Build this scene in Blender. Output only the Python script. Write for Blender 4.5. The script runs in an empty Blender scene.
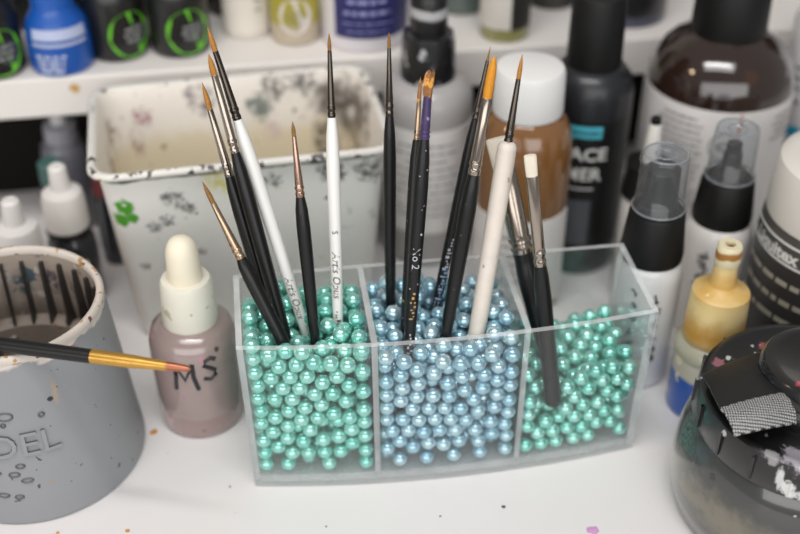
import bpy, bmesh, math, random
from mathutils import Vector, Matrix, Quaternion
from mathutils import noise as mnoise

PI = math.pi
random.seed(7)
scene = bpy.context.scene
COL = scene.collection

# ------------------------------------------------------------------ materials
def srgb(c):
    return tuple((x/12.92 if x <= .04045 else ((x+.055)/1.055)**2.4) for x in c)

def hexc(h):
    h = h.lstrip('#')
    return srgb(tuple(int(h[i:i+2], 16)/255 for i in (0, 2, 4)))

class NT:
    def __init__(self, name):
        self.m = bpy.data.materials.new(name); self.m.use_nodes = True
        self.t = self.m.node_tree; self.t.nodes.clear()
        self.out = self.n('ShaderNodeOutputMaterial')
    def n(self, kind, **kw):
        x = self.t.nodes.new(kind)
        for k, v in kw.items():
            setattr(x, k, v)
        return x
    def l(self, a, b):
        self.t.links.new(a, b)
    def math(self, op, a, b=0.0, c=None, clamp=False):
        x = self.n('ShaderNodeMath', operation=op, use_clamp=clamp)
        for i, v in enumerate((a, b) if c is None else (a, b, c)):
            if isinstance(v, (int, float)): x.inputs[i].default_value = v
            else: self.l(v, x.inputs[i])
        return x.outputs[0]
    def mix(self, fac, a, b):
        x = self.n('ShaderNodeMix', data_type='RGBA')
        for i, v in ((0, fac), (6, a), (7, b)):
            if isinstance(v, (int, float)): x.inputs[i].default_value = v
            elif isinstance(v, tuple): x.inputs[i].default_value = (*v[:3], 1)
            else: self.l(v, x.inputs[i])
        return x.outputs[2]
    def noise(self, vec, scale, detail=3, rough=.55):
        x = self.n('ShaderNodeTexNoise'); x.inputs['Scale'].default_value = scale
        x.inputs['Detail'].default_value = detail; x.inputs['Roughness'].default_value = rough
        self.l(vec, x.inputs['Vector']); return x.outputs[0]
    def ramp(self, val, lo, hi):
        x = self.n('ShaderNodeMapRange'); x.interpolation_type = 'SMOOTHSTEP'
        self.l(val, x.inputs[0]); x.inputs[1].default_value = lo; x.inputs[2].default_value = hi
        return x.outputs[0]

def mat(name, color, rough=.5, metal=0., coat=0., var=.06, vscale=60., splats=(), specks=(), bands=(), bump=0., bscale=300., sub=0., trans=0., ior=1.5, spec=.5, coatr=.08):
    """procedural principled material.  splats: (centre, radius, colour, raggedness); specks: (scale, threshold, colour[, lo z, hi z]);
    bands: (z0, z1, colour, raggedness) in the object's own coordinates."""
    q = NT(name)
    tc = q.n('ShaderNodeTexCoord').outputs['Object']
    c = color
    if var > 0:
        f = q.noise(tc, vscale)
        c = q.mix(f, tuple(min(1, x*(1-var*1.6)) for x in color), tuple(min(1, x*(1+var*1.6)) for x in color))
    sep = None
    def Z():
        nonlocal sep
        if sep is None:
            s = q.n('ShaderNodeSeparateXYZ'); q.l(tc, s.inputs[0]); sep = s.outputs
        return sep[2]
    for z0, z1, col, rag in bands:
        zz = Z()
        if rag:
            zz = q.math('ADD', zz, q.math('MULTIPLY', q.math('SUBTRACT', q.noise(tc, 90), .5), rag))
        sf = .0008 if rag < .014 else .006
        f = q.math('MULTIPLY', q.ramp(zz, z0-sf, z0+sf), q.math('SUBTRACT', 1.0, q.ramp(zz, z1-sf, z1+sf)))
        c = q.mix(f, c, col)
    for s in specks:
        sc, th, col = s[:3]
        f = q.ramp(q.noise(tc, sc, 2, .5), th, th+.03)
        if len(s) > 3:
            f = q.math('MULTIPLY', f, q.math('MULTIPLY', q.ramp(Z(), s[3]-.004, s[3]+.004), q.math('SUBTRACT', 1.0, q.ramp(Z(), s[4]-.002, s[4]+.002))))
        c = q.mix(f, c, col)
    for s in splats:
        ce, rad, col, rag = s[:4]; op = s[4] if len(s) > 4 else {}
        soft = op.get('soft', .2); st = op.get('stretch', 1.)
        d = q.n('ShaderNodeVectorMath', operation='SUBTRACT'); q.l(tc, d.inputs[0]); d.inputs[1].default_value = ce
        e = q.n('ShaderNodeVectorMath', operation='MULTIPLY'); q.l(d.outputs[0], e.inputs[0]); e.inputs[1].default_value = (1, 1, 1/st)
        g = q.n('ShaderNodeVectorMath', operation='LENGTH'); q.l(e.outputs[0], g.inputs[0]); dd = g.outputs['Value']
        if rag:
            dd = q.math('ADD', dd, q.math('MULTIPLY', q.math('SUBTRACT', q.noise(e.outputs[0], 1.3/rad, 5, .65), .5), rad*rag*1.4))
        f = q.math('SUBTRACT', 1.0, q.ramp(dd, rad*(1-soft-.15), rad*(1+soft*.3)))
        if 'op' in op:
            f = q.math('MULTIPLY', f, q.math('MULTIPLY', q.ramp(q.noise(tc, 2.2/rad, 4), .3, .6), op['op']))
        c = q.mix(f, c, col)
    p = q.n('ShaderNodeBsdfPrincipled')
    if isinstance(c, tuple): p.inputs['Base Color'].default_value = (*c[:3], 1)
    else: q.l(c, p.inputs['Base Color'])
    p.inputs['Roughness'].default_value = rough; p.inputs['Metallic'].default_value = metal
    p.inputs['Coat Weight'].default_value = coat; p.inputs['Coat Roughness'].default_value = coatr
    p.inputs['IOR'].default_value = ior; p.inputs['Specular IOR Level'].default_value = spec
    if sub:
        p.inputs['Subsurface Weight'].default_value = sub; p.inputs['Subsurface Radius'].default_value = (.004, .004, .004); p.inputs['Subsurface Scale'].default_value = 1
    if bump:
        b = q.n('ShaderNodeBump'); b.inputs['Strength'].default_value = bump; b.inputs['Distance'].default_value = .0006
        q.l(q.noise(tc, bscale), b.inputs['Height']); q.l(b.outputs[0], p.inputs['Normal'])
    q.l(p.outputs[0], q.out.inputs[0])
    return q.m

def clear(name, tint=(.97, .985, .985), ior=1.47, haze=0., hazecol=(.85, .88, .88), rough=.03, edge=0.):
    """thin clear plastic: see-through with a fresnel sheen, optionally a little milky"""
    q = NT(name)
    t = q.n('ShaderNodeBsdfTransparent'); t.inputs[0].default_value = (*tint, 1)
    g = q.n('ShaderNodeBsdfGlossy'); g.inputs['Roughness'].default_value = rough
    lw = q.n('ShaderNodeLayerWeight'); lw.inputs['Blend'].default_value = .5
    f0 = ((ior-1)/(ior+1))**2
    fr = q.math('ADD', f0, q.math('MULTIPLY', 1-f0, q.math('POWER', lw.outputs['Facing'], 5.0)))
    m = q.n('ShaderNodeMixShader'); q.l(fr, m.inputs[0]); q.l(t.outputs[0], m.inputs[1]); q.l(g.outputs[0], m.inputs[2])
    o = m.outputs[0]
    if haze:
        tc = q.n('ShaderNodeTexCoord').outputs['Object']
        d = q.n('ShaderNodeBsdfDiffuse'); d.inputs[0].default_value = (*hazecol, 1)
        m2 = q.n('ShaderNodeMixShader')
        q.l(q.math('MULTIPLY', q.math('ADD', q.noise(tc, 70), .5), haze), m2.inputs[0])
        q.l(o, m2.inputs[1]); q.l(d.outputs[0], m2.inputs[2]); o = m2.outputs[0]
    q.l(o, q.out.inputs[0])
    return q.m

def pearl_mat(name, c0, c1):
    q = NT(name)
    oi = q.n('ShaderNodeObjectInfo').outputs['Random']
    p = q.n('ShaderNodeBsdfPrincipled')
    q.l(q.mix(oi, c0, c1), p.inputs['Base Color'])
    p.inputs['Metallic'].default_value = .62; p.inputs['Roughness'].default_value = .24
    p.inputs['Coat Weight'].default_value = 1.; p.inputs['Coat Roughness'].default_value = .1; p.inputs['Coat IOR'].default_value = 2.0
    p.inputs['Sheen Weight'].default_value = .15
    q.l(p.outputs[0], q.out.inputs[0])
    return q.m

# ------------------------------------------------------------------ mesh builder
class MB:
    def __init__(self):
        self.v = []; self.f = []; self.mi = []
    def add(self, vs, fs, mi=0):
        o = len(self.v); self.v += [tuple(x) for x in vs]
        self.f += [tuple(i+o for i in f) for f in fs]; self.mi += [mi]*len(fs)
        return self
    def lathe(self, prof, seg=48, sx=None, cx=0, cy=0, mi=0, cap=True):
        """prof: (z, r) from bottom to top; sx(z) -> (scale x, scale y)"""
        vs = []; fs = []
        for z, r in prof:
            a, b = sx(z) if sx else (1, 1)
            for i in range(seg):
                t = 2*PI*i/seg
                vs.append((cx+r*a*math.cos(t), cy+r*b*math.sin(t), z))
        n = len(prof)
        for k in range(n-1):
            for i in range(seg):
                j = (i+1) % seg
                fs.append((k*seg+i, k*seg+j, (k+1)*seg+j, (k+1)*seg+i))
        if cap:
            if prof[0][1] > 1e-6: fs.append(tuple(reversed(range(seg))))
            if prof[-1][1] > 1e-6: fs.append(tuple(range((n-1)*seg, n*seg)))
        return self.add(vs, fs, mi)
    def box(self, lo, hi, M=None, mi=0):
        vs = [Vector((x, y, z)) for x in (lo[0], hi[0]) for y in (lo[1], hi[1]) for z in (lo[2], hi[2])]
        if M is not None: vs = [M @ v for v in vs]
        return self.add(vs, [(0, 1, 3, 2), (4, 6, 7, 5), (0, 4, 5, 1), (2, 3, 7, 6), (0, 2, 6, 4), (1, 5, 7, 3)], mi)
    def loops(self, rings, closed=True, cap=True, mi=0):
        n = len(rings[0]); vs = [p for r in rings for p in r]; fs = []
        for k in range(len(rings)-1):
            for i in range(n if closed else n-1):
                j = (i+1) % n
                fs.append((k*n+i, k*n+j, (k+1)*n+j, (k+1)*n+i))
        if cap:
            fs.append(tuple(reversed(range(n)))); fs.append(tuple(range((len(rings)-1)*n, len(rings)*n)))
        return self.add(vs, fs, mi)
    def tube(self, pts, r, seg=10, mi=0):
        rings = []
        pts = [Vector(p) for p in pts]
        for i, p in enumerate(pts):
            d = (pts[min(i+1, len(pts)-1)]-pts[max(i-1, 0)]).normalized()
            a = d.cross(Vector((0, 0, 1)));
            if a.length < 1e-4: a = Vector((1, 0, 0))
            a.normalize(); b = d.cross(a)
            rr = r[i] if isinstance(r, (list, tuple)) else r
            rings.append([p+a*rr*math.cos(2*PI*k/seg)+b*rr*math.sin(2*PI*k/seg) for k in range(seg)])
        return self.loops(rings, mi=mi)
    def patch(self, R, z0, z1, a0, a1, th=.0003, n=24, R1=None, mi=0, lift=.0):
        """a label wrapped on a round bottle: a thin curved sheet with real thickness"""
        R1 = R if R1 is None else R1
        vs = []; fs = []
        for i in range(n+1):
            a = a0+(a1-a0)*i/n
            for rr in (0, th):
                for z, r in ((z0, R), (z1, R1)):
                    q = r+rr+lift
                    vs.append((q*math.cos(a), q*math.sin(a), z))
        for i in range(n):
            o = i*4; p = o+4
            fs += [(o+2, p+2, p+3, o+3), (o, o+1, p+1, p), (o+1, o+3, p+3, p+1), (o, p, p+2, o+2)]
        fs += [(0, 2, 3, 1), (n*4, n*4+1, n*4+3, n*4+2)]
        return self.add(vs, fs, mi)
    def disc_decal(self, R, z, a, rw, rh, lift=.0004, n=28, mi=0, inner=0.):
        """an ellipse (or ring) printed on a round wall"""
        vs = []; fs = []
        for k in range(n):
            t = 2*PI*k/n
            for s in (inner, 1):
                vs.append(((R+lift)*math.cos(a+rw*s*math.cos(t)/R), (R+lift)*math.sin(a+rw*s*math.cos(t)/R), z+rh*s*math.sin(t)))
        if inner:
            for k in range(n):
                j = (k+1) % n; fs.append((2*k, 2*k+1, 2*j+1, 2*j))
        else:
            fs.append(tuple(2*k+1 for k in range(n)))
        return self.add(vs, fs, mi)
    def build(self, name, mats, parent=None, smooth=40, loc=None, bevel=0., subd=0):
        me = bpy.data.meshes.new(name); me.from_pydata(self.v, [], self.f)
        if not isinstance(mats, (list, tuple)): mats = [mats]
        for m in mats: me.materials.append(m)
        for p, k in zip(me.polygons, self.mi): p.material_index = k
        me.validate(); me.update()
        if smooth:
            me.polygons.foreach_set('use_smooth', [True]*len(me.polygons))
            me.set_sharp_from_angle(angle=math.radians(smooth))
        o = bpy.data.objects.new(name, me); COL.objects.link(o)
        if parent: o.parent = parent
        if loc: o.location = loc
        if bevel:
            b = o.modifiers.new('bevel', 'BEVEL'); b.width = bevel; b.segments = 3; b.limit_method = 'ANGLE'
        return o

def tag(o, label, cat=None, group=None, kind=None):
    o['label'] = label
    if cat: o['category'] = cat
    if group: o['group'] = group
    if kind: o['kind'] = kind
    return o

def thing(name, label, cat, loc, rotz=0., group=None):
    o = bpy.data.objects.new(name, None); COL.objects.link(o)
    o.empty_display_size = .01
    o.location = loc; o.rotation_euler = (0, 0, rotz)
    return tag(o, label, cat, group)

def text_shape(s, size, shear=0., bold=0., spacing=1.):
    cu = bpy.data.curves.new('text', 'FONT'); cu.body = s; cu.size = size; cu.shear = shear; cu.offset = bold
    cu.align_x = 'CENTER'; cu.align_y = 'CENTER'; cu.space_character = spacing; cu.resolution_u = 3
    ob = bpy.data.objects.new('text', cu); COL.objects.link(ob)
    bpy.context.view_layer.update()
    dg = bpy.context.evaluated_depsgraph_get(); ev = ob.evaluated_get(dg); me = ev.to_mesh()
    vs = [(v.co.x, v.co.y) for v in me.vertices]; fs = [tuple(p.vertices) for p in me.polygons]
    ev.to_mesh_clear(); bpy.data.objects.remove(ob); bpy.data.curves.remove(cu)
    return vs, fs

def wrap_text(mb, s, size, R, z, a, lift=.0005, mi=0, Rz=None, relief=0., **kw):
    vs, fs = text_shape(s, size, **kw)
    def P(x, y, h):
        r = (Rz(z+y) if Rz else R)+h
        return (r*math.cos(a+x/R), r*math.sin(a+x/R), z+y)
    if not relief:
        mb.add([P(x, y, lift) for x, y in vs], fs, mi)
    else:                                               # raised letters: top, underside and side walls
        n = len(vs); edges = {}
        for f in fs:
            for i in range(len(f)):
                e = (f[i], f[(i+1) % len(f)])
                edges[e] = 1
        side = [(a_, b_, b_+n, a_+n) for (a_, b_) in edges if (b_, a_) not in edges]
        o_ = len(mb.v)
        mb.add([P(x, y, relief) for x, y in vs]+[P(x, y, -.0003) for x, y in vs], [tuple(f) for f in fs], mi)
        mb.f += [tuple(i+o_ for i in reversed(s_)) for s_ in side]; mb.mi += [1]*len(side)

def bars(mb, R, rows, a, w, th, gap=.25, mi=0, lift=.0006, seed=1):
    """lines of print too small to read"""
    rg = random.Random(seed)
    for z, wd in rows:
        x = -wd/2
        while x < wd/2:
            l = min(rg.uniform(w*.5, w*1.6), wd/2-x)
            mb.patch(R, z-th/2, z+th/2, a+x/R, a+(x+l)/R, th=.00008, n=3, lift=lift, mi=mi)
            x += l+w*gap

def face(x, y):
    return math.atan2(-y, -x)

# ------------------------------------------------------------------ measured places
BRUSH = {
    'a': {"base": [-0.04327, 0.34945, 0.06082], "dir": [-0.40469, 0.30034, 0.86373], "t": [0.07925, 0.0697, 0.04639, 0.006], "r": [0.00095, 0.00105, 0.00184, 0.00258], "rm": 0.00294},
    'b': {"base": [-0.04091, 0.35293, 0.01947], "dir": [-0.23108, 0.29319, 0.92771], "t": [0.15032, 0.13955, 0.11314, 0.048], "r": [0.00096, 0.00115, 0.00186, 0.00246], "rm": 0.00279},
    'c': {"base": [-0.0385, 0.34937, 0.02964], "dir": [-0.21628, 0.29586, 0.93043], "t": [0.15292, 0.14457, 0.1149, 0.038], "r": [0.00121, 0.00132, 0.00182, 0.00243], "rm": 0.00294},
    'd': {"base": [-0.02743, 0.35598, 0.01929], "dir": [-0.25786, 0.25695, 0.93139], "t": [0.17254, 0.16318, 0.13664, 0.048], "r": [0.00103, 0.00113, 0.00173, 0.00205], "rm": 0.00286},
    'e': {"base": [-0.03246, 0.34941, 0.04391], "dir": [-0.06867, 0.26928, 0.96061], "t": [0.11213, 0.10632, 0.08331, 0.023], "r": [0.00065, 0.00084, 0.00172, 0.002], "rm": 0.00273},
    'f': {"base": [-0.02482, 0.35315, 0.01906], "dir": [-0.01114, 0.2899, 0.95699], "t": [0.16528, 0.15881, 0.13383, 0.048], "r": [0.00066, 0.00079, 0.00154, 0.00205], "rm": 0.00266},
    'g': {"base": [-0.00391, 0.37139, 0.01626], "dir": [-0.0018, 0.22738, 0.9738], "t": [0.16235, 0.15633, 0.13025, 0.048], "r": [0.00057, 0.00073, 0.00157, 0.0021], "rm": 0.00253},
    'h': {"base": [0.00277, 0.35202, 0.05038], "dir": [0.06548, 0.26422, 0.96224], "t": [0.12354, 0.11472, 0.09907, 0.01], "r": [0.00184, 0.00158, 0.00188, 0.00222], "rm": 0.0028},
    'i': {"base": [-0.00019, 0.35177, 0.02566], "dir": [0.05665, 0.34185, 0.93805], "t": [0.14246, 0.13324, 0.11878, 0.043], "r": [0.00096, 0.00087, 0.00117, 0.00204], "rm": 0.00238},
    'j': {"base": [0.00685, 0.36902, 0.01812], "dir": [0.17576, 0.23562, 0.95582], "t": [0.15835, 0.15254, 0.12958, 0.048], "r": [0.00038, 0.00067, 0.00137, 0.00199], "rm": 0.00222},
    'k': {"base": [0.01443, 0.35353, 0.03615], "dir": [0.14056, 0.23029, 0.96292], "t": [0.1439, 0.12805, 0.09891, 0.031], "r": [0.00193, 0.00186, 0.00238, 0.00232], "rm": 0.00332},
    'l': {"base": [0.0274, 0.35632, 0.03159], "dir": [0.12675, 0.26972, 0.95456], "t": [0.14623, 0.13675, 0.11222, 0.035], "r": [0.00094, 0.00094, 0.00164, 0.00347], "rm": 0.00384},
    'm': {"base": [0.06433, 0.35711, 0.02955], "dir": [-0.13994, 0.10748, 0.98431], "t": [0.11515, 0.10647, 0.0687, 0.0035], "r": [0.00241, 0.00225, 0.00244, 0.00356], "rm": 0.00332},
    'n': {"base": [0.07064, 0.36387, 0.0097], "dir": [-0.24195, 0.29686, 0.92376], "t": [0.13145, 0.11892, 0.08323, 0.03713], "r": [0.0044, 0.00444, 0.00454, 0.00276], "rm": 0.0046},
}
# pearl centres inside the organizer, in hundredths of a millimetre; the ones that show come first
PEARL = {
  0: [
    (-7820,493,7268),(-5891,250,6931),(-7199,407,6818),(-3560,47,6936),(-6530,540,6808),(-4814,143,6293),(-4145,88,6189),(-5083,680,6668),(-4288,1238,6829),(-3560,47,5845),
    (-7820,2313,7258),(-3560,1916,7006),(-5193,178,5343),(-5484,207,6389),(-3560,47,4789),(-5349,2421,6814),(-3560,47,3816),(-6354,2863,6504),(-6851,362,6235),(-4735,1905,6802),
    (-6321,3304,7020),(-4175,91,3424),(-5325,3553,7198),(-4141,88,5139),(-5966,258,4034),(-4810,143,4747),(-7234,3592,7085),(-7820,493,5917),(-4815,144,3645),(-4192,740,6376),
    (-4292,100,4310),(-7214,409,3501),(-3560,3357,6861),(-5771,237,5695),(-5333,192,2216),(-6488,4251,7214),(-5277,1892,6393),(-7202,408,5649),(-4124,4290,7047),(-4673,131,2362),
    (-6154,279,6305),(-7191,2296,6726),(-6666,339,1496),(-4772,2776,6874),(-7223,1511,6636),(-7150,401,4537),(-5529,212,4753),(-4170,2998,6648),(-3560,991,6804),(-4590,124,5651),
    (-3560,47,1517),(-6732,347,3030),(-6782,354,5105),(-7376,431,2704),(-6446,313,5693),(-5487,207,3471),(-7820,493,2193),(-6161,280,2147),(-7769,486,3888),(-7757,484,5241),
    (-4622,127,1519),(-7820,505,4565),(-3560,47,2357),(-6107,274,5105),(-6635,336,3863),(-7240,413,1848),(-5839,244,2784),(-6443,312,4515),(-7820,569,6592),(-4118,86,1972),
    (-5290,252,4119),(-3560,47,3138),(-5993,261,1489),(-5299,189,1512),(-6156,279,3383),(-7820,494,3212),(-6801,356,2357),(-6895,368,840),(-5152,174,840),(-4114,86,2747),
    (-7820,493,840),(-3560,47,840),(-7820,493,1514),(-5812,3654,6735),(-4628,3442,6885),(-5856,3222,6213),(-6246,2451,5975),(-7820,1194,7128),(-6018,1453,6405),(-6838,3323,6288),
    (-3560,4172,6686),(-6688,3805,6741),(-7820,3003,7100),(-4743,1162,6329),(-4137,3798,6577),(-5308,3142,6657),(-4668,4290,6639),(-7444,3195,6567),(-4103,1835,6562),
    (-4647,391,3036),(-5726,2999,5531),(-7341,4290,6773),(-5575,4290,6724),(-3560,452,6391),(-7820,3725,6767),(-5288,598,2952),(-7288,876,6155),(-5224,589,5890),(-6239,4290,6582),
    (-6850,3303,5306),(-6389,3197,5793),(-7820,1830,6775),(-5977,713,840),(-3560,473,5317),(-3560,2885,6372),(-5588,797,1474),(-4092,589,3885),(-4140,3356,6061),(-7205,1128,4603),
    (-6307,714,2649),(-6767,1442,6137),(-7820,2528,6613),(-3560,2206,6391),(-7082,824,4013),(-4608,1791,6109),(-4810,787,2509),(-5037,698,1875),(-7032,2067,6106),(-5131,3794,6593),
    (-5707,849,6398),(-5798,1915,5958),(-3836,1882,5861),(-5788,781,4425),(-3560,3652,6249),(-6296,3739,6190),(-7341,3808,6293),(-4673,933,5693),(-3560,640,3468),(-3560,519,4303),
    (-4145,843,3105),(-4870,1095,3146),(-7310,1013,3223),(-4709,748,5040),(-4681,656,4320),(-4835,2401,6310),(-4592,1031,3761),(-7383,1384,3784),(-3560,1191,4226),
    (-5847,3648,5686),(-3560,1490,6342),(-7820,1802,1502),(-5706,743,2342),(-7820,943,2702),(-6857,4290,6296),(-7270,958,5256),(-7820,1117,4891),(-7820,1107,5625),
    (-4735,3126,6293),(-3560,950,5928),(-5498,1343,4702),(-5255,1230,2235),(-7820,1233,6450),(-6556,906,2048),(-6760,921,5702),(-7820,1084,4208),(-5174,1770,5732),
    (-5305,3975,5446),(-7820,1449,3180),(-4168,1150,5127),(-6263,880,1446),(-4273,1091,840),(-3560,984,4871),(-5779,4195,6083),(-3560,1393,5414),(-4372,2758,5839),(-4109,617,4709),
    (-4093,581,5723),(-4818,1286,4641),(-3847,1577,4706),(-5737,1882,2965),(-6861,3804,5810),(-4646,975,1402),(-6756,1593,4811),(-5122,1351,4038),(-4151,1286,5948),
    (-6311,2805,5245),(-7325,3306,5792),(-5187,1329,1570),(-4118,647,2357),(-4581,1567,5468),(-5048,2788,5794),(-6402,2834,4301),(-7419,1521,5985),(-6477,929,3271),
    (-6935,945,2668),(-5823,1035,5754),(-5468,1266,2875),(-4519,2032,2048),(-5536,1204,840),(-5807,882,5095),(-3560,1250,840),(-6866,4290,5322),(-6474,1013,5094),(-3560,3180,5761),
    (-5285,839,3620),(-5741,1749,2023),(-7406,1646,4991),(-5475,3305,4979),(-7820,1628,840),(-5086,1754,5054),(-4149,1428,1505),(-7820,1890,3696),(-5550,1457,3521),
    (-4231,1165,4321),(-6936,959,1473),(-3560,596,2745),(-4829,2265,5419),(-6001,2218,5385),(-7256,1498,1726),(-6390,4290,5803),(-5692,1700,4161),(-7820,1146,1585),
    (-6566,973,4423),(-3560,575,1939),(-4749,2190,2891),(-6396,3804,5320),(-7820,2933,6067),(-6837,1493,3151),(-7357,1936,3134),(-6300,2225,3106),(-5417,4290,4855),
    (-7820,3304,840),(-7820,1519,2148),(-5404,2474,3927),(-3560,1127,2326),(-5362,2913,2049),(-4120,2126,3909),(-4757,1836,1445),(-6659,1311,3803),(-7820,3798,5808),
    (-3560,3819,5528),(-7820,2182,4964),(-3560,1747,3843),(-5850,1426,1432),(-3560,1187,3067),(-3914,1199,3646),(-3949,4290,2063),(-6840,4290,4346),(-7820,1779,5508),
    (-6224,4290,2766),(-4729,2337,3701),(-6860,3333,4331),(-7820,1973,2647),(-4054,3833,4902),(-3560,2704,5056),(-5443,4290,3865),(-7820,3478,2299),(-5146,2273,1970),
    (-4519,3113,4823),(-6600,3186,1462),(-4388,3707,5481),(-5429,3797,4370),(-4086,3121,5343),(-4313,4290,2635),(-7380,2939,3250),(-6369,3803,4338),(-7820,4290,2247),
    (-4730,2744,4240),(-4094,3301,3256),(-7820,1716,4458),(-4213,2521,5069),(-3925,3717,1544),(-6935,2384,4157),(-3560,2414,2723),(-3980,3249,2036),(-7820,4290,5339),
    (-5425,3807,3369),(-7331,4290,4827),(-7404,2420,3682),(-6881,1556,5477),(-7343,3331,4837),(-5256,1856,2487),(-7820,2428,3153),(-6766,2274,840),(-5083,2878,3488),
    (-6090,2048,1486),(-3560,3383,5009),(-6588,2512,1453),(-7820,2460,1449),(-7239,2132,5436),(-5740,3062,2588),(-5857,3318,3207),(-6301,3833,2252),(-7820,3820,4850),
    (-5645,4290,1516),(-3560,3005,4447),(-4099,2811,3737),(-6394,3330,3839),(-6838,1481,2263),(-4885,3943,2712),(-7302,3883,3285),(-5109,4290,6122),(-6209,1995,2449),
    (-6224,2736,840),(-7330,4290,3844),(-6763,1430,840),(-7186,2254,4770),(-5816,1933,4798),(-6526,1500,1467),(-4015,2261,840),(-7336,4290,5814),(-5796,3432,2037),
    (-4141,2106,1490),(-3560,4290,4992),(-3560,4290,3798),(-7820,4290,3376),(-7276,4290,2671),(-3748,2109,2056),(-3560,2501,5779),(-5798,2611,4846),(-4292,4290,1477),
    (-6404,2890,3237),(-5968,2312,4261),(-4464,3376,2642),(-4722,2255,4709),(-3560,2183,4599),(-3560,2891,3208),(-5357,2920,4433),(-3560,1085,1502),(-6377,3325,4817),
    (-4711,2598,2367),(-5063,2766,5026),(-4717,4290,5567),(-4914,3423,3152),(-6866,3385,3262),(-7227,2771,1587),(-3560,4290,840),(-7820,3826,3867),(-4144,2089,2609),
    (-7330,3822,4335),(-5882,2907,3747),(-4058,3716,3789),(-7820,3010,1813),(-3928,3753,2773),(-5450,4290,2844),(-3560,3214,2613),(-7358,2872,4339),(-5292,3864,2125),
    (-4964,4290,4349),(-3880,4290,4395),(-7339,3802,5328),(-5903,3810,4852),(-5434,3643,1502),(-5778,3727,2669),(-5263,3457,5977),(-5898,4290,5335),(-3560,1746,2597),
    (-7165,1762,4303),(-7342,2453,2674),(-7820,3358,4356),(-3560,4290,2612),(-6615,2004,1907),(-7227,3428,1438),(-4939,3323,5395),(-3944,1731,3151),(-3560,3219,3803),
    (-5535,2260,840),(-4673,3773,6092),(-3560,2498,3999),(-3560,3709,3336),(-7820,4290,4359),(-4567,2856,3059),(-7337,3439,2776),(-7257,2026,2152),(-3560,4290,1514),
    (-6283,2653,2595),(-3560,3701,4282),(-3560,1761,1507),(-5417,2611,1445),(-5182,2746,2828),(-6331,3780,3333),(-4093,2585,4407),(-4167,3243,4260),(-7326,3872,2054),
    (-7820,3917,2814),(-3560,2740,2130),(-7378,999,2160),(-3560,2056,5266),(-5803,4290,2234),(-4232,4290,6118),(-6887,2883,3719),(-4957,4290,3310),(-7820,3647,1646),
    (-7137,2113,1486),(-5128,3337,2511),(-6383,4290,4846),(-7141,4290,1492),(-4926,3852,3830),(-4421,3887,4335),(-5940,2544,1921),(-4268,3091,1445),(-3560,2462,1514),
    (-3560,4290,6017),(-5429,1939,1454),(-6836,3835,3843),(-4045,4290,5465),(-4414,4290,3758),(-4995,3132,1459),(-6800,4290,2188),(-7383,1457,2663),(-4210,2332,3271),
    (-3560,2236,3377),(-4715,2512,1500),(-3885,4290,3205),(-4783,4290,2144),(-4969,4253,1494),(-7820,2049,6132),(-4373,3773,2105),(-4195,2617,1925),(-6336,3351,2729),
    (-5669,1540,5330),(-6281,4290,1752),(-4649,3173,2032),(-7820,4290,1515),(-6739,3797,1726),(-6353,3063,2067),(-5841,2063,3609),(-6855,3805,4822),(-6839,2000,2700),
    (-7820,2962,2741),(-7820,3447,3302),(-6856,3450,2297),(-6962,1907,3676),(-4589,3277,3727),(-6857,2845,4803),(-6341,4290,3866),(-7820,2454,5586),(-6880,2940,2747),
    (-4601,4290,840),(-6383,2445,3743),(-5380,3347,3867),(-5942,3036,1455),(-4094,2802,2570),(-3560,3101,840),(-7820,2408,2127),(-5894,4290,4373),(-4599,3685,1467),
    (-7820,4290,840),(-4650,3230,840),(-7329,3386,3762),(-5790,2655,3130),(-4986,3767,4884),(-7820,2849,4835),(-4884,3397,4326),(-6771,4290,3345),(-7820,2929,3832),
    (-5909,3300,4327),(-7820,2353,4216),(-5065,2721,840),(-5891,4290,3358),(-6817,2582,2180),(-5282,2261,3293),(-7249,3709,840),(-7820,3322,5322),(-5453,3786,840),
    (-3560,3141,1516),(-6305,4290,840),(-7820,4290,6291),(-6758,3877,2811),(-4424,3888,3212),(-3560,3753,2198),(-5667,2386,2514),(-4072,1538,2171),(-7339,2991,2269),
    (-5891,3787,3853),(-7323,2813,5297),(-4554,4290,4890),(-6113,3688,1496),(-6923,2445,3208),(-4093,592,1519),
  ],
  1: [
    (-2640,-6,6468),(-1899,-37,6195),(-339,-69,6045),(386,-69,5875),(1675,-44,6167),(805,206,6351),(-1174,413,6185),(2520,405,6579),(2520,-12,6042),(-238,494,6413),(1891,715,6604),
    (-2640,1578,6714),(1103,-59,5801),(-2640,-6,5222),(-132,-70,4892),(-2057,1421,6329),(-594,1335,6395),(2520,1356,6850),(-718,-65,4307),(219,1673,6416),(-1388,-52,5737),
    (-1161,2494,6862),(-1995,2463,6723),(-700,-65,5468),(-2640,2964,6519),(456,-68,3477),(852,1916,6455),(-254,3703,6969),(2059,1855,6823),(2520,-12,5157),(-2023,4290,6921),
    (-2111,-29,840),(1780,-41,2535),(-2640,4290,6645),(-767,4290,7008),(-2035,-32,5529),(-1971,-34,3142),(591,-67,4448),(1144,2775,6582),(-2640,-6,1516),(-230,-70,1508),
    (-1377,4290,6708),(-1548,-48,1520),(-1330,-54,5018),(-1269,1277,6119),(-945,-62,840),(1976,-34,4048),(711,3299,6587),(-2045,4144,6259),(1344,-53,4477),(-1989,-34,4851),
    (-1395,-52,4342),(-2640,-6,4542),(474,-68,5201),(1121,-58,2168),(1599,2272,6547),(-890,-63,3649),(233,-69,840),(1953,-35,5531),(1373,-53,5177),(-2640,-6,3841),(1905,-37,3346),
    (-2428,-16,2525),(2520,-12,3643),(-2051,-31,4175),(1940,-35,4804),(-1091,-59,2327),(-1492,2425,6264),(2520,-12,840),(-46,-70,4218),(-217,-25,3564),(-1303,-54,3035),
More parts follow.
